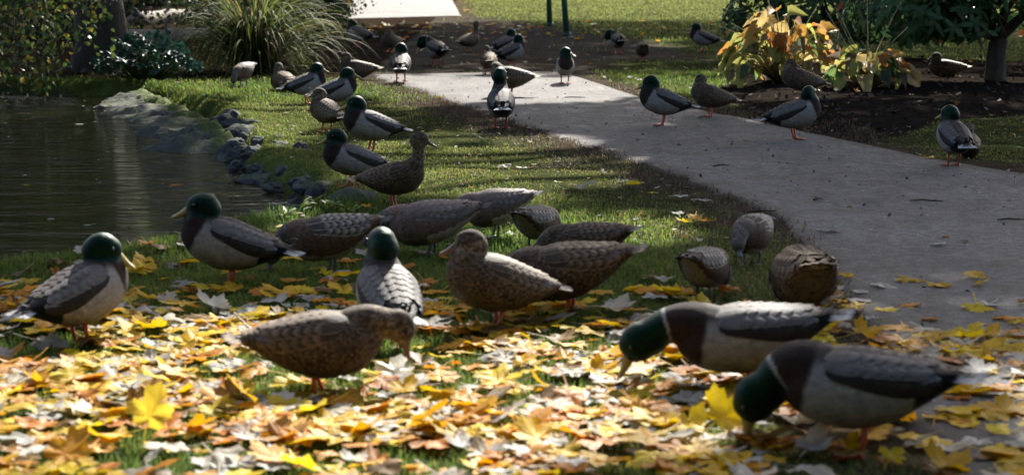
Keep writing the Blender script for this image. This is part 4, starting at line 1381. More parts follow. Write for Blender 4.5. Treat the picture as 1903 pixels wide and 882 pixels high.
DUCKS = []
def duck(kind, px, py, heading, pose, label, scale=1.0, name=None, **kw): DUCKS.append((kind, px, py, heading, pose, label, scale, name, kw))

MD, MH = 'mallard drakes around the pond', 'brown mallard hens around the pond'
# --- foreground
duck('drake', 1592, 848, 166, 'feed', 'nearest grey drake at lower right feeding over leaves, head shadowed black', 1.02, dh=(-.022, .0, -.012), tp=2, hpitch=-66, fat=.93)
duck('drake', 1384, 734, 178, 'feed', 'long grey drake with brown breast feeding left, bill at the leaves, behind the nearest drake', 1.03, dh=(.012, -.01, .006), tp=-5, hpitch=-50, fat=.93)
duck('hen', 598, 738, 8, 'low', 'nearest brown hen at front left, head bowed to the leaves', 0.96)
duck('drake', 722, 646, 106, 'relax', 'drake seen from behind with white-edged tail, partly hidden by the nearest hen', 0.95, dh=(0, 0, .018), yaw=10)
duck('drake', 156, 640, 47, 'relax', 'drake at the far left front, turned away, yellow bill pointing right', 0.92, yaw=-35, hpitch=-22)
duck('drake', 424, 537, 181, 'relax', 'plump drake standing in profile at the pond corner with its bill to the left', 0.93)
duck('hen', 918, 614, 205, 'relax', 'brown hen standing in the middle of the lawn, looking left with orange-grey bill', 0.95, yaw=-18)
duck('hen', 1052, 586, 180, 'feedlow', 'large brown hen grazing left just behind the hen in the middle', 1.0)
duck('hen', 1090, 512, 162, 'feedlow', 'brown hen with a grey wing patch grazing, hidden behind another hen', 0.8)
duck('hen', 1492, 612, 92, 'feedlow', 'boldly streaked hen seen from behind, grazing at the edge of the path', 1.08)
duck('wigeon_hen', 612, 510, 182, 'feedlow', 'small rusty-flanked duck grazing behind the tail of the profile drake', 1.0)
duck('wigeon_drake', 797, 480, 180, 'feedlow', 'pinkish duck with a white hip patch grazing left of the brown hens', 1.05)
duck('wigeon_drake', 918, 443, 176, 'feedlow', 'pinkish duck with a small white wing mark grazing farther back', 0.9)
duck('wigeon_hen', 998, 464, 62, 'feedlow', 'small dark duck with pale-edged wing feathers, turned away to the right', 0.86)
duck('wigeon_hen', 1310, 556, 62, 'feedlow', 'small brown duck grazing away beside the grey-headed one near the path', 0.88)
duck('wigeon_hen', 1396, 494, 248, 'feed', 'small greyish duck facing the camera, head bent down by the path edge', 0.87, yaw=25, hpitch=-40)
# --- bank and middle
duck('drake', 652, 360, 203, 'relax', 'shaded drake with olive bill standing above the rocks at the water', 0.8, yaw=-10)
duck('hen', 735, 388, 348, 'alert', 'upright hen with a stretched neck looking right on the lawn by the rocks', 0.8)
duck('drake', 687, 284, 200, 'relax', 'glossy green-headed drake with orange legs above the upright hen', 0.92, yaw=-12)
duck('hen', 606, 246, 128, 'relax', 'speckled hen turned away between two drakes on the bank', 0.86, yaw=50)
duck('drake', 628, 206, 14, 'relax', 'drake with dark head behind the speckled hen on the bank', 0.88)
duck('drake', 572, 192, 12, 'relax', 'drake with bright bill facing right at the end of the mossy bank', 0.88)
duck('hen', 526, 170, 118, 'sit', 'hen resting in front of the strap grass, seen from behind', 0.92)
duck('wigeon_hen', 452, 161, 252, 'feedlow', 'small dark duck facing the camera, head down beside the strap grass', .95)
duck('hen', 662, 148, 178, 'sit', 'hen lying down at the end of the path with sunlit back', 0.95, yaw=-30)
duck('drake', 745, 154, 92, 'relax', 'drake seen from behind at the path end, head turned left', .98, yaw=48)
duck('drake', 666, 90, 160, 'relax', 'farthest left drake standing in the shade by the strap grass', .95)
duck('hen', 726, 96, 236, 'tuck', 'dark hen preening in the shade beside the farthest left drake', .9)
duck('drake', 810, 121, 118, 'preen', 'drake bent left with its green head down on the shaded path', 1.0)
duck('hen', 872, 98, 48, 'alert', 'slim brown hen with raised neck standing in the shade', .9)
duck('hen', 908, 140, 96, 'tuck', 'hen with head tucked in on the shaded path', .88)
duck('drake', 952, 127, 32, 'relax', 'drake facing away right with white tail on the shaded path', .92)
duck('drake', 940, 106, 36, 'relax', 'drake mostly hidden behind another drake on the shaded path', .9)
duck('drake', 1050, 157, 272, 'relax', 'brown-breasted drake facing the camera, bill turned to the right', .9, yaw=58)
duck('hen', 948, 181, 176, 'preen', 'hen preening on the sunlit strip of the path with pale tail', .95, yaw=165)
duck('drake', 931, 240, 93, 'tall', 'drake with a tall neck seen from behind at the sunlit strip of the path', 0.98, yaw=-25)
# --- right
duck('drake', 1148, 99, 98, 'preen', 'drake seen from behind with head down left on the bare soil', .92)
duck('hen', 1194, 116, 92, 'feedlow', 'hen seen from behind on the grass beyond the path', .80)
duck('drake', 1306, 95, 170, 'relax', 'drake standing alone on the far lawn beside the shrub', .93)
duck('drake', 1230, 236, 182, 'relax', 'drake in full profile on the path with orange legs and bill to the left', .92, hpitch=-14)
duck('hen', 1319, 219, 184, 'relax', 'brown hen with drawn-in head behind the profile drake on the path', 0.85, yaw=20, hpitch=-28)
duck('drake', 1478, 262, 8, 'relax', 'drake facing right at the mulch edge, in front of the hosta', .95, yaw=42)
duck('hen', 1486, 194, 184, 'relax', 'hen on one leg in the mulch under the hosta leaves', .92, yaw=150, hpitch=-8)
duck('drake', 1771, 312, 97, 'relax', 'drake seen from behind at the far right edge of the path', 0.9, yaw=30)
duck('hen', 1800, 292, 80, 'sit', 'duck mostly hidden behind the far right drake on the grass', .74)
duck('hen', 1756, 152, 178, 'sit', 'hen hardly visible in the shade under the evergreen shrub', .88)

def lap(V, E, it, lam=.5):
    n = len(V); deg = np.bincount(E.ravel(), minlength=n).astype(float)[:, None]
    for _ in range(it):
        S = np.zeros_like(V)
        for k in range(3):
            S[:, k] = np.bincount(E[:, 0], V[E[:, 1], k], n) + np.bincount(E[:, 1], V[E[:, 0], k], n)
        V = V * (1 - lam) + lam * S / np.maximum(deg, 1)
    return V

def pose_of(kind, pose, kw):
    hc, h1, h2, yaw, pit, tp, hz = POSES[pose]
    yaw += kw.get('yaw', 0); pit = kw.get('hpitch', pit)
    tp = kw.get('tp', tp)
    Rt = rotm(0, tp)
    inv = Rt.T
    nb = Rt @ np.array([.112, 0, .030])
    hc = np.array(hc) + np.array(kw.get('dh', (0, 0, 0)))
    P0, P3 = nb, hc; P1 = nb + np.array(h1)
    P2 = hc + rotm(yaw * .5, 0) @ np.array(h2)
    t = np.linspace(0, 1, 22)[:, None]
    B = (1 - t) ** 3 * P0 + 3 * (1 - t) ** 2 * t * P1 + 3 * (1 - t) * t * t * P2 + t ** 3 * P3
    thin = .82 if pose == 'alert' else 1.0
    if pose == 'alert' and kind == 'drake': thin = .95
    hr = SPEC[kind]['head_r']
    rad = np.interp(t[:, 0], [0, .25, .5, .75, 1], [.062, .054, .046 * thin, .040 * thin, .038]) * (.5 + .5 * hr)
    H = rotm(yaw, pit)
    return dict(B=B @ Rt, rad=rad, hc=inv @ hc, H=inv @ H, tp=tp, hz=hz, hr=hr)      # all in the torso frame

def body_input(kind, pz):
    Vs, Fs, off = [TORSO_V], [TORSO_F], len(TORSO_V)
    def sph(V):
        nonlocal off
        Vs.append(V); Fs.append(ICO2F + off); off += len(V)
    for p, r in zip(pz['B'], pz['rad']): sph(ICO2 * r + p)
    H, hc, hr = pz['H'], pz['hc'], pz['hr']
    for c, e in (((0, 0, .002), (.050, .037, .043)), ((.018, 0, .004), (.034, .030, .036)), ((.034, 0, -.006), (.022, .020, .022)), ((-.016, 0, -.012), (.040, .038, .040)), ((.012, .0, -.014), (.034, .035, .028))):
        sph((ICO2 * np.array(e) + np.array(c)) @ H.T * hr + hc)
    return np.concatenate(Vs), np.concatenate(Fs)

def body_colours(kind, V, pz):
    n = len(V)
    x, y, z = V[:, 0], V[:, 1], V[:, 2]
    xs = np.clip(x, -.204, .195)
    zc, w, hu, hd = (_spl(xs, k) for k in (1, 2, 3, 4))
    th = np.degrees(np.arctan2(np.abs(y) / np.maximum(w, .004), (z - zc) / np.maximum(np.where(z > zc, hu, hd), .004)))
    D = np.linalg.norm(V[:, None] - pz['B'][None], axis=2) / pz['rad'][None]
    ti = D.argmin(1); dn = D.min(1); t = ti / 21.0
    # distance along the neck back from the head centre, continuous
    seg = np.gradient(pz['B'], axis=0); sl = np.linalg.norm(seg, axis=1); sg = seg / sl[:, None]
    arc = np.concatenate([[0], np.cumsum(np.linalg.norm(np.diff(pz['B'], axis=0), axis=1))])
    sb = arc[-1] - (arc[ti] + np.einsum('ij,ij->i', V - pz['B'][ti], sg[ti]))
    hl = (V - pz['hc']) @ pz['H'] / pz['hr']
    dh = np.linalg.norm(hl / np.array([.056, .043, .050]), axis=1)
    head = dh < 1.15
    tors = np.sqrt((y / np.maximum(w, .004)) ** 2 + ((z - zc) / np.maximum(np.where(z > zc, hu, hd), .004)) ** 2)
    neck = (dn < 1.30) & (t > .30) & ((tors > 1.06) | (x > .17))
    t = np.where(head, 1.0, t)
    neck = neck | head
    wob = (fbm(x * 40 + 9, z * 40 + y * 31 + 9, 1, 3) - .5)
    C = np.zeros((n, 3)); ir = np.zeros(n); ve = np.zeros(n)
    def lay(col, m):
        nonlocal C
        C = C * (1 - m[:, None]) + np.array(col) * m[:, None]
    if kind == 'drake':
        lay((.255, .245, .233), np.ones(n)); ve[:] = 1
        lay((.050, .042, .036), sstep(52, 30, th))                                  # back
        lay((.215, .18, .14), sstep(110, 160, th) * .7)                             # belly
        lay((.024, .015, .012), sstep(.122, .138, x + .16 * z + wob * .012))        # breast
        lay((.34, .31, .27), sstep(-.066, -.080, x + wob * .01) * sstep(70, 90, th))
        lay((.010, .011, .012), sstep(-.086, -.096, x + .14 * z + wob * .008))
        lay((.48, .47, .45), sstep(-.168, -.176, x) * sstep(100, 60, th))
        rg = min(.076, arc[-1] * .66)
        sb = np.where(head, 0, sb) + wob * .006
        lay((.024, .015, .012), neck * sstep(.36, .44, t) * sstep(rg + .062, rg + .048, sb))
        lay((.26, .26, .25), neck * sstep(rg + .005, rg + .0025, sb))
        g = neck * sstep(rg, rg - .004, sb)
        lay((.0015, .0042, .0032), g); ir = g.astype(float)
        lay((.003, .005, .009), g * sstep(.01, -.03, hl[:, 2]) * .6)
        ve = ve * (1 - sstep(.12, .14, x + .16 * z)) * (1 - neck)
    elif kind == 'hen':
        lay((.080, .058, .039), np.ones(n)); ve[:] = .3
        lay((.19, .155, .11), sstep(-.14, -.17, x))
        lay((.125, .094, .063), neck * 1.0)
        lay((.155, .118, .080), neck * head * sstep(.012, -.010, hl[:, 2]))
        lay((.032, .023, .016), head * sstep(.022, .032, hl[:, 2] + wob * .01))
        st = np.exp(-((hl[:, 2] - .008 + .12 * np.minimum(hl[:, 0], 0)) / .006) ** 2) * head * (np.abs(hl[:, 1]) > .015)
        lay((.030, .022, .016), st * .9)
        sp = (fbm(x * 90, z * 90 + y * 77, 1, 8) > .55) & (neck.astype(bool))
        lay((.060, .044, .030), sp * .55)
    elif kind == 'wigeon_hen':
        lay((.12, .078, .055), np.ones(n)); lay((.38, .34, .29), sstep(125, 150, th) * (x < .09))
        lay((.115, .100, .088), neck * 1.0); sp = (fbm(x * 110, z * 110 + y * 90, 1, 8) > .52) & neck
        lay((.055, .048, .042), sp * .7)
    else:
        lay((.165, .108, .090), np.ones(n)); lay((.44, .41, .37), sstep(112, 128, th) * (x < .07))
        lay((.55, .53, .50), sstep(-.075, -.09, x) * sstep(-.125, -.112, x) * sstep(75, 95, th))
        lay((.012, .012, .013), sstep(-.118, -.13, x))
        lay((.115, .108, .098), neck * 1.0); lay((.022, .030, .026), head * 1.0 * sstep(.0, .02, -hl[:, 0] + .01) )
        lay((.40, .37, .32), head * sstep(.030, .036, hl[:, 2]))
        sp = (fbm(x * 110, z * 110 + y * 90, 1, 8) > .5) & neck
        lay((.04, .038, .035), sp * .6)
    return C, ir, ve

# grow all bodies in one dependency-graph pass
tmp = []
for i, (kind, px, py, hd_, pose, label, sc, nm, kw) in enumerate(DUCKS):
    pz = pose_of(kind, pose, kw)
    V, F = body_input(kind, pz)
    o = link('duck_body_build', mk_mesh('duck_body_build', V, F))
    md = o.modifiers.new('r', 'REMESH'); md.mode = 'VOXEL'; md.voxel_size = .0052 if py > 300 else .0066
    tmp.append((o, pz))
dg = bpy.context.evaluated_depsgraph_get()
for (o, pz), (kind, px, py, hd_, pose, label, sc, nm, kw) in zip(tmp, DUCKS):
    ev = o.evaluated_get(dg).to_mesh()
    n = len(ev.vertices); V = np.empty(n * 3, np.float32); ev.vertices.foreach_get('co', V); V = V.reshape(-1, 3).astype(float)
    E = np.empty(len(ev.edges) * 2, np.int32); ev.edges.foreach_get('vertices', E); E = E.reshape(-1, 2)
    Lp = np.empty(len(ev.loops), np.int32); ev.loops.foreach_get('vertex_index', Lp)
    ls = np.empty(len(ev.polygons), np.int32); ev.polygons.foreach_get('loop_start', ls)
    lt = np.empty(len(ev.polygons), np.int32); ev.polygons.foreach_get('loop_total', lt)
    F = [tuple(Lp[a:a + b]) for a, b in zip(ls, lt)]
    o.to_mesh_clear()
    V = lap(V, E, 7, .5)
    C, ir, ve = body_colours(kind, V, pz)
    bm_ = mk_mesh('body', V, F, True, cols={'Col': C}, floats={'irid': ir, 'verm': ve, 'mott': np.full(len(V), 0.0 if kind == 'drake' else .9 if kind == 'hen' else .55)})
    size = SPEC[kind]['size'] * sc
    gx0, gy0 = G(px, py); gz0 = gz1(gx0, gy0)
    if path_sd([gx0], [gy0])[0] > 0: gz0 = .009
    male = 'drake' in kind
    root = empty(nm or ('duck' if 'wigeon' in kind else ('mallard_drake' if male else 'mallard_hen')), (gx0, gy0, gz0), R(hd_), size,
                 label=label, category='duck', group='ducks grazing, resting and standing by the pond')
    vr = random.Random(int(px * 3 + py)); root.scale = (size * vr.uniform(.97, 1.03), size * vr.uniform(.95, 1.05), size * vr.uniform(.97, 1.04) * kw.get('fat', 1))
    hz, tp = pz['hz'], pz['tp']
    loc = (-.028, 0, hz); rot = (0, -R(tp), 0)
    body = link('body', bm_, M_PLUM, root, loc, rot)
    link('wing', SHARED[kind, 'wl'], None, root, loc, rot); link('wing', SHARED[kind, 'wr'], None, root, loc, rot)
    for me in SHARED.get((kind, 'coat'), []): link('body_feathers', me, None, root, loc, rot, kind='stuff')
    link('tail', SHARED[kind, 'tail'], None, root, loc, rot)
    B = Matrix.Translation(loc) @ Euler(rot).to_matrix().to_4x4()
    Hm = Matrix(pz['H'].tolist()).to_4x4()
    hm = Matrix.Translation(Vector(pz['hc'])) @ Hm @ Matrix.Scale(pz['hr'], 4)
    bo = link('bill', SHARED[kind, 'bill'], None, root); bo.matrix_basis = B @ hm @ Matrix.Translation((.044, 0, -.006)) @ Matrix.Rotation(R(9), 4, 'Y')
    for sy in (-1, 1):
        eo = link('eye', EYE, M_EYE, root); eo.matrix_basis = B @ hm @ Matrix.Translation((.022, sy * .0315, .011))
    if 'sit' not in pose:
        stp = random.Random(int(px)).uniform(-.018, .018)
        for sy, st in ((1, stp), (-1, -stp)):
            link('leg', leg_mesh(kind, sy, hz, st), M_HORN, root)
    bpy.data.objects.remove(o)

# ================================================================== FALLEN LEAVES
MAPLE = [maple_mesh(k, c) for k, c in enumerate((.12, .5, -.4, .9, -.8, .3, 1.3, -.2, .7, -1.1, .2, -.55))]
MAPLE_M = [vmesh('maple_leaf', v) for v in MAPLE]
for me in MAPLE_M: me.materials.append(M_LEAFO)
PAL = {'cream': [(.42, .405, .355), (.38, .37, .335), (.45, .42, .345), (.36, .33, .275)], 'yellow': [(.54, .35, .004), (.58, .42, .010), (.50, .29, .003)],
       'orange': [(.47, .185, .003), (.42, .14, .003), (.52, .24, .004)], 'brown': [(.16, .085, .016), (.22, .125, .026), (.13, .070, .018)]}
LR = random.Random(99)
def pick(): 
    u = LR.random()
    return 'cream' if u < .22 else 'yellow' if u < .64 else 'orange' if u < .90 else 'brown'
def lmat(x, y, z, s, tilt):
    yaw = LR.uniform(0, 6.28); a = LR.uniform(0, 6.28)
    return Matrix.Translation((x, y, z)) @ Matrix.Rotation(tilt, 4, Vector((math.cos(a), math.sin(a), 0))) @ Matrix.Rotation(yaw, 4, 'Z') @ Matrix.Diagonal((s, s, s * LR.choice((.75, .45, -.7)), 1))
# density of the litter over the photo's ground
def litter(x, y):
    px, py = PIX(x, y)
    w = sstep(520, 690, py + 60 * (fbm(x, y, 1.5, 71) - .5)) * .95
    w = w * (.20 + .80 * sstep(.40, .53, fbm(x, y, 2.2, 72)))
    pth = path_sd(x, y) > 0
    w = np.where(pth, w * (.48 + .5 * sstep(590, 670, py)) * sstep(.20, .42, fbm(x, y, 2.0, 73) + .10), w)
    w = np.maximum(w, .055 * ((py > 430) & (py < 620)) * (px < 900))
    w = np.maximum(w, .035 * (py > 520))
    w = np.maximum(w, .5 * sstep(490, 515, py) * sstep(420, 250, px) * sstep(.38, .5, fbm(x, y, 2.4, 79)))
    return w
cand = []
nC = 8200
x, y = scatter(nC, 4.0, 8.6, 1.12)
kp = (RNG.uniform(0, 1, nC) < litter(x, y)) & (pond_sd(x, y) < -.02)
for xx, yy in zip(x[kp], y[kp]): cand.append((xx, yy))
cand.sort(key=lambda p: p[1])
HEAPS = [(p, LR.random()) for p in cand]
big = [p for p in cand if p[1] > 4.32 and abs(p[0]) < p[1] * .25][:262]
bigset = set(map(tuple, big))
rest = [p for p in cand if tuple(p) not in bigset]
LAND = [(1603, 838, 'the nearest grey drake'), (1408, 722, 'the long feeding drake'), (575, 722, 'the nearest hen'), (132, 640, 'the left front drake'), (722, 646, 'the drake seen from behind'),
        (918, 607, 'the hen in the middle'), (1492, 598, 'the streaked hen'), (278, 835, 'the upright yellow leaf'), (0, 882, 'the lower left corner'), (951, 882, 'the bottom middle'), (1903, 882, 'the lower right corner'), (1903, 640, 'the right edge')]
USED = {}
def leaf_label(x, y, s, kind, tilt):
    px, py = PIX(x, y); px, py = float(px), float(py)
    size = 'small' if s < .118 else 'large' if s > .16 else 'middling'
    st = 'tilted' if tilt > .35 else 'half-raised' if tilt > .16 else 'flat'
    lx, ly, nm = min(LAND, key=lambda l: (l[0] - px) ** 2 + ((l[1] - py) * 2.2) ** 2)
    dx, dy = px - lx, (py - ly) * 2.2
    far = math.hypot(dx, dy)
    rel = ('left of' if dx < 0 else 'right of') if abs(dx) > abs(dy) else ('behind' if dy < 0 else 'in front of')
    if 'corner' in nm or 'edge' in nm or 'bottom' in nm: rel = 'near'
    if far < 90: rel = 'close ' + rel if rel != 'near' else 'right at'
    elif far > 210: rel = 'some way ' + rel if rel != 'near' else 'towards'
    lab = f'{size} {st} {kind} maple leaf {rel} {nm}'
    k = USED.get(lab, 0); USED[lab] = k + 1
    if k: lab = f'{size} {st} {kind} leaf {rel} {nm}, {["", "second", "third", "fourth", "fifth", "sixth", "seventh", "eighth", "ninth", "tenth"][min(k, 9)]} nearest'
    return lab
def one_leaf(x, y, s, kind, tilt, label, group, zoff=None):
    on_path = path_sd([x], [y])[0] > 0
    z = (.012 if on_path else gz1(x, y) + .030) if zoff is None else zoff
    z += s * .35 * abs(math.sin(tilt))
    o = link('maple_leaf', LR.choice(MAPLE_M), None, label=label, category='leaf', group=group)
    o.matrix_basis = lmat(x, y, z, s, tilt)
    c = LR.choice(PAL[kind]); g = LR.uniform(.8, 1.12)
    o.color = (*[min(.85, k * g) for k in c], 1)
    return o
for (x, y) in big:
    k = pick(); tl = abs(LR.gauss(0, .15)) if LR.random() < .97 else LR.uniform(.4, .9)
    sz = LR.uniform(.095, .170)
    one_leaf(x, y, sz, k, tl, leaf_label(x, y, sz, k, tl), 'fallen maple leaves of the front litter')
# upright yellow leaf at the lower left
xx, yy = G(278, 835)
o = link('maple_leaf', MAPLE_M[0], None, label='large bright yellow maple leaf standing upright at the lower left', category='leaf')
o.matrix_basis = Matrix.Translation((xx, yy, .075)) @ Matrix.Rotation(R(62), 4, 'X') @ Matrix.Rotation(R(-10), 4, 'Z') @ Matrix.Scale(.145, 4); o.color = (.62, .46, .04, 1)
# single leaves that can be picked out
LONE = [(1542, 434, 'cream', .19, 'large pale maple leaf alone on the path right of the grazing ducks'), (1750, 460, 'cream', .09, 'small pale leaf on the path, lower of two'),
        (1758, 446, 'brown', .05, 'tiny brown leaf on the path above the small pale leaf'), (1805, 522, 'yellow', .11, 'pale yellow leaf alone in the middle of the path'),
        (1300, 420, 'orange', .11, 'orange leaf in the little heap on the lawn beside the path'), (1278, 424, 'yellow', .10, 'yellow leaf in the little heap on the lawn beside the path'),
        (1262, 408, 'cream', .075, 'pale leaf just left of the little heap on the lawn'), (1180, 355, 'yellow', .11, 'yellow leaf on the mossy lawn, middle of the picture'),
        (1208, 368, 'yellow', .07, 'small yellow leaf below another on the mossy lawn'), (1080, 364, 'cream', .14, 'pale maple leaf on the lawn above the grazing ducks'),
        (936, 317, 'cream', .11, 'pale leaf on the lawn right of the upright hen'), (975, 325, 'cream', .09, 'smaller pale leaf right of another pale one on the lawn'),
        (1268, 373, 'cream', .13, 'pale leaf at the worn lawn edge, upper of two'), (1300, 381, 'cream', .13, 'pale leaf at the worn lawn edge, lower of two'),
        (1725, 298, 'yellow', .10, 'pale yellow leaf beside the feet of the far right drake'), (1190, 222, 'orange', .055, 'small orange leaf on the path left of the profile drake'),
        (1197, 41, 'orange', .20, 'orange leaves clump on the far sunlit lawn'), (684, 399, 'orange', .07, 'orange leaf in the turf below the boulder'),
        (662, 255, 'yellow', .10, 'yellow leaf on the bank behind the green-headed drake'), (1128, 192, 'brown', .07, 'tan leaf on the path below the facing drake'),
        (1290, 412, 'yellow', .09, 'bright yellow leaf topping the little heap on the lawn'), (1320, 422, 'orange', .09, 'orange leaf at the right end of the little heap on the lawn'),
        (455, 592, 'cream', .21, 'big cream maple leaf on the grass behind the nearest hen'), (345, 535, 'cream', .12, 'cream leaf on the grass under the profile drake'),
        (248, 518, 'yellow', .13, 'yellow leaf near the bill of the left front drake'), (525, 567, 'orange', .11, 'orange leaf on the grass below the profile drake'),
        (248, 556, 'orange', .08, 'orange leaf behind the back of the left front drake'), (1190, 552, 'orange', .12, 'orange leaf on the grass right of the big grazing hen'),
        (1140, 578, 'cream', .14, 'cream leaf left of the orange one on the grass'), (1225, 532, 'cream', .10, 'cream leaf on the grass left of the small grazing duck'),
        (868, 21, 'yellow', .18, 'yellow leaf on the sunlit edge of the far path'), (1832, 572, 'cream', .13, 'cream leaf on the path at the right, highest of the litter there'),
        (1592, 548, 'cream', .10, 'pale leaf on the path edge right of the streaked hen'), (1590, 580, 'yellow', .13, 'yellow leaf at the foot of the streaked hen'), (600, 522, 'yellow', .07, 'small yellow leaf below the rusty-flanked duck')]
for (px, py, k, s, lb) in LONE:
    x, y = G(px, py); one_leaf(x, y, s, k, abs(LR.gauss(.1, .12)), lb, 'single maple leaves on lawn and path', None if path_sd([x], [y])[0] > 0 else gz1(x, y) + .022)
# the rest of the litter
mats, cols = [], []
for (x, y) in rest:
    k = pick(); s = LR.uniform(.08, .16); tl = abs(LR.gauss(0, .15)); pth = path_sd([x], [y])[0] > 0
    mats.append(lmat(x, y, (.010 if pth else gz1(x, y) + .026) + s * .3 * math.sin(tl), s, tl)); g = LR.uniform(.75, 1.1); cols.append([q * g for q in LR.choice(PAL[k])])
# broken leaf scraps everywhere: on turf, path, soil and far litter
def scraps(n, y0, y1, smin, smax, wfun, pal):
    x, y = scatter(n, y0, y1, 1.05); kp = (RNG.uniform(0, 1, n) < wfun(x, y)) & (pond_sd(x, y) < -.02)
    for xx, yy in zip(x[kp], y[kp]):
        s = LR.uniform(smin, smax); tl = abs(LR.gauss(0, .3)); pth = path_sd([xx], [yy])[0] > 0
        mats.append(lmat(xx, yy, (.010 if pth else gz1(xx, yy) + .016) + s * .25 * math.sin(tl), s, tl)); g = LR.uniform(.6, 1.1); cols.append([q * g for q in LR.choice(PAL[LR.choice(pal)])])
scraps(900, 4.2, 7.0, .03, .07, lambda x, y: np.clip(litter(x, y) * 1.3, 0, 1), ['cream', 'brown', 'orange', 'yellow'])
scraps(1300, 7.0, 13, .014, .045, lambda x, y: np.where(path_sd(x, y) > .1, .09, .60), ['cream', 'brown', 'brown'])
scraps(700, 13, 24, .03, .08, lambda x, y: np.where(path_sd(x, y) > .15, .10, .35), ['cream', 'brown', 'brown'])
scraps(900, 24, 33, .06, .14, lambda x, y: sstep(24, 27, y) * sstep(33, 30, y) * (x > -3) * .75, ['brown', 'orange', 'cream', 'yellow'])
bake_leaves('fallen_leaf_litter', MAPLE, mats, cols, M_LEAFS, kind='stuff', label='small and broken fallen leaves strewn over lawn and path', category='leaf litter')
# leaves afloat
for px, py, k, s, lb in [(322, 345, 'orange', .10, 'orange leaf floating on the pond'), (150, 232, 'cream', .10, 'pale leaf floating on the dark pond far left'), (95, 408, 'cream', .05, 'small pale leaf floating near the left edge'),
                         (165, 420, 'cream', .05, 'small pale leaf floating above the left drake'), (215, 260, 'yellow', .06, 'tiny yellow leaf floating in the middle of the pond'), (50, 345, 'yellow', .06, 'tiny yellow leaf floating at the far left')]:
    x, y = G(px, py, WATER_Z)
    o = link('floating_leaf', LR.choice(MAPLE_M[:3]), None, label=lb, category='leaf', group='leaves floating on the pond')
    o.matrix_basis = lmat(x, y, WATER_Z + .005, s, .0) @ Matrix.Diagonal((1, 1, .12, 1)); o.color = (*LR.choice(PAL[k]), 1)

n = 420
x = RNG.uniform(-4.2, -1.0, n); y = RNG.uniform(7.2, 17.5, n); kp = pond_sd(x, y) > .35; x, y = x[kp], y[kp]; n = len(x)
a = RNG.uniform(0, 6.28, n); sz = RNG.uniform(.004, .016, n)
V = np.stack([np.stack([x + np.cos(a + k * 1.57) * sz * (1.6 if k % 2 else .7), y + np.sin(a + k * 1.57) * sz * (1.6 if k % 2 else .7), np.full(n, WATER_Z + .004)], 1) for k in range(4)], 1).reshape(-1, 3)
C = np.repeat(np.where(RNG.uniform(0, 1, (n, 1)) < .4, np.array([[.45, .42, .36]]), np.array([[.22, .17, .05]])) * RNG.uniform(.4, 1.2, (n, 1)), 4, 0)
link('floating_specks', mk_mesh('floating_specks', V, np.arange(n * 4, dtype=np.int32).reshape(-1, 4), False, cols={'Col': C}), M_TWIG, kind='stuff', label='tiny petals and specks floating on the pond', category='debris')
# twigs on the path and in the mulch
def twig(px, py, L, rz, label):
    x, y = G(px, py); mb = MB(); r = random.Random(int(px * 7 + py))
    P = [(-L / 2, 0, .006), (-L / 6, r.uniform(-.01, .01), .010), (L / 6, r.uniform(-.015, .015), .008), (L / 2, 0, .006)]
    mb.tube(P, [.003, .004, .0035, .002], 6, (.03, .024, .018)); mb.tube([P[2], (L * .3, L * .12, .012)], [.0025, .0015], 5, (.03, .024, .018))
    link('twig', mb.mesh('twig'), M_TWIG, loc=(x, y, .006 + max(0, gz1(x, y))), rot=(0, 0, rz), label=label, category='twig', group='twigs on the path')
for t in [(1068, 184, .16, .1, 'thin dark twig on the path at the end of the sunlit strip'), (1340, 312, .10, .5, 'short twig on the path near the lawn corner'), (1722, 378, .14, -.2, 'bent twig on the path at right'),
          (1880, 413, .12, .1, 'twig at the right edge of the path'), (1412, 398, .16, .4, 'twig sticking out over the head of the greyish duck'), (1520, 375, .08, .9, 'small twig left of the bent one on the path')]:
    twig(*t)
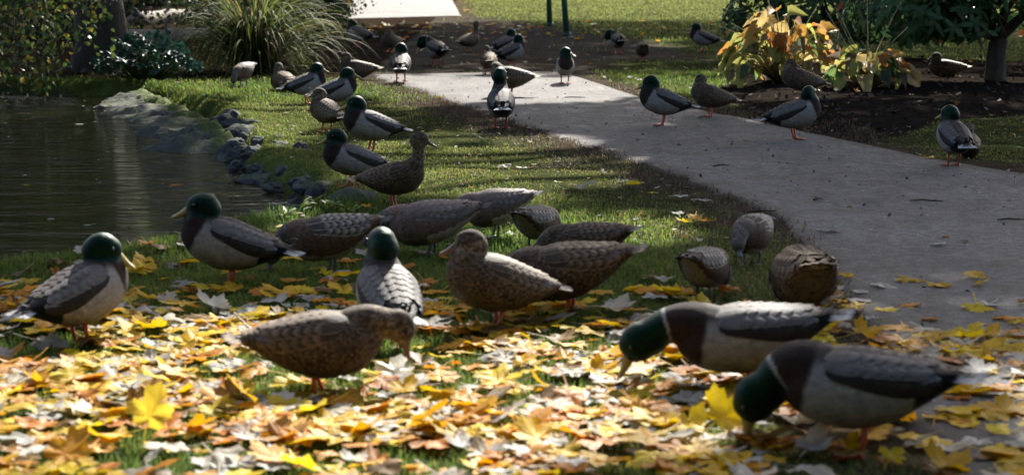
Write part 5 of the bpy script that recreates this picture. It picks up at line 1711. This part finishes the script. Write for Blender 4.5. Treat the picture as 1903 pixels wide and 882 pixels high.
# mulch crumbs and grit
n = 2600
x, y = scatter(n, 12, 22, 1.05); bs = poly_sd(BED, x, y); kp = bs > -.03
x, y = x[kp], y[kp]; n = len(x)
P = np.stack([x, y, gz(x, y) + .008], 1)
V, F, C = quad_leaves(P, .05, np.array([.026, .019, .014])[None] * RNG.uniform(.4, 2.4, (n, 1)), 5, 0)
link('mulch_crumbs', mk_mesh('mulch_crumbs', V, F, False, cols={'Col': C}), M_TWIG, kind='stuff', label='dark bark mulch crumbs in the planting bed', category='mulch')
n = 1500
x, y = scatter(n, 5, 20, 1.05); kp = path_sd(x, y) > .02; x, y = x[kp], y[kp]; n = len(x)
P = np.stack([x, y, np.full(n, .012)], 1)
V, F, C = quad_leaves(P, .018, np.array([.06, .05, .04])[None] * RNG.uniform(.3, 4, (n, 1)), 6, 0)
link('path_grit', mk_mesh('path_grit', V, F, False, cols={'Col': C}), M_TWIG, kind='stuff', label='fine grit and crumbs scattered on the path', category='grit')

# bright weeds at the corner of the pond
def weed(px, py, label, seed):
    r = random.Random(seed); x, y = G(px, py); root = empty('weed', (x, y, gz1(x, y)), label=label, category='weed', group='broad weeds at the pond corner')
    var = [vmesh('leaf', leaf_strip(3, 5, .048, .018, rh_prof, .2, .4, .05, k)) for k in range(2)]
    mats, cols = [], []
    for i in range(14):
        a = r.uniform(0, 6.28); mats.append(at_leaf(Vector((math.cos(a) * .01, math.sin(a) * .01, r.uniform(.005, .04))), Vector((math.cos(a), math.sin(a), r.uniform(.3, 1.6))), Vector((0, 0, 1)), r.uniform(.6, 1.2)))
        g = r.uniform(.7, 1.2); cols.append((.11 * g, .16 * g, .02 * g))
    leaf_objects('leaf', var, mats, cols, M_GREENO, root)
    mb = MB(); mb.tube([(0, 0, 0), (.003, .002, .04)], [.004, .002], 6, (.1, .13, .03)); link('stem', mb.mesh('stem'), M_TWIG, root)
for i, (px, py, lb) in enumerate([(588, 398, 'lime weed rosette below the blue-grey rock'), (612, 404, 'lime weed rosette nearest the boulder'), (560, 408, 'lime weed rosette beside the pointed flat rock'), (650, 408, 'lime weed tuft under the boulder'), (535, 420, 'lime weed tuft at the lit pond corner')]):
    weed(px, py, lb, 300 + i)
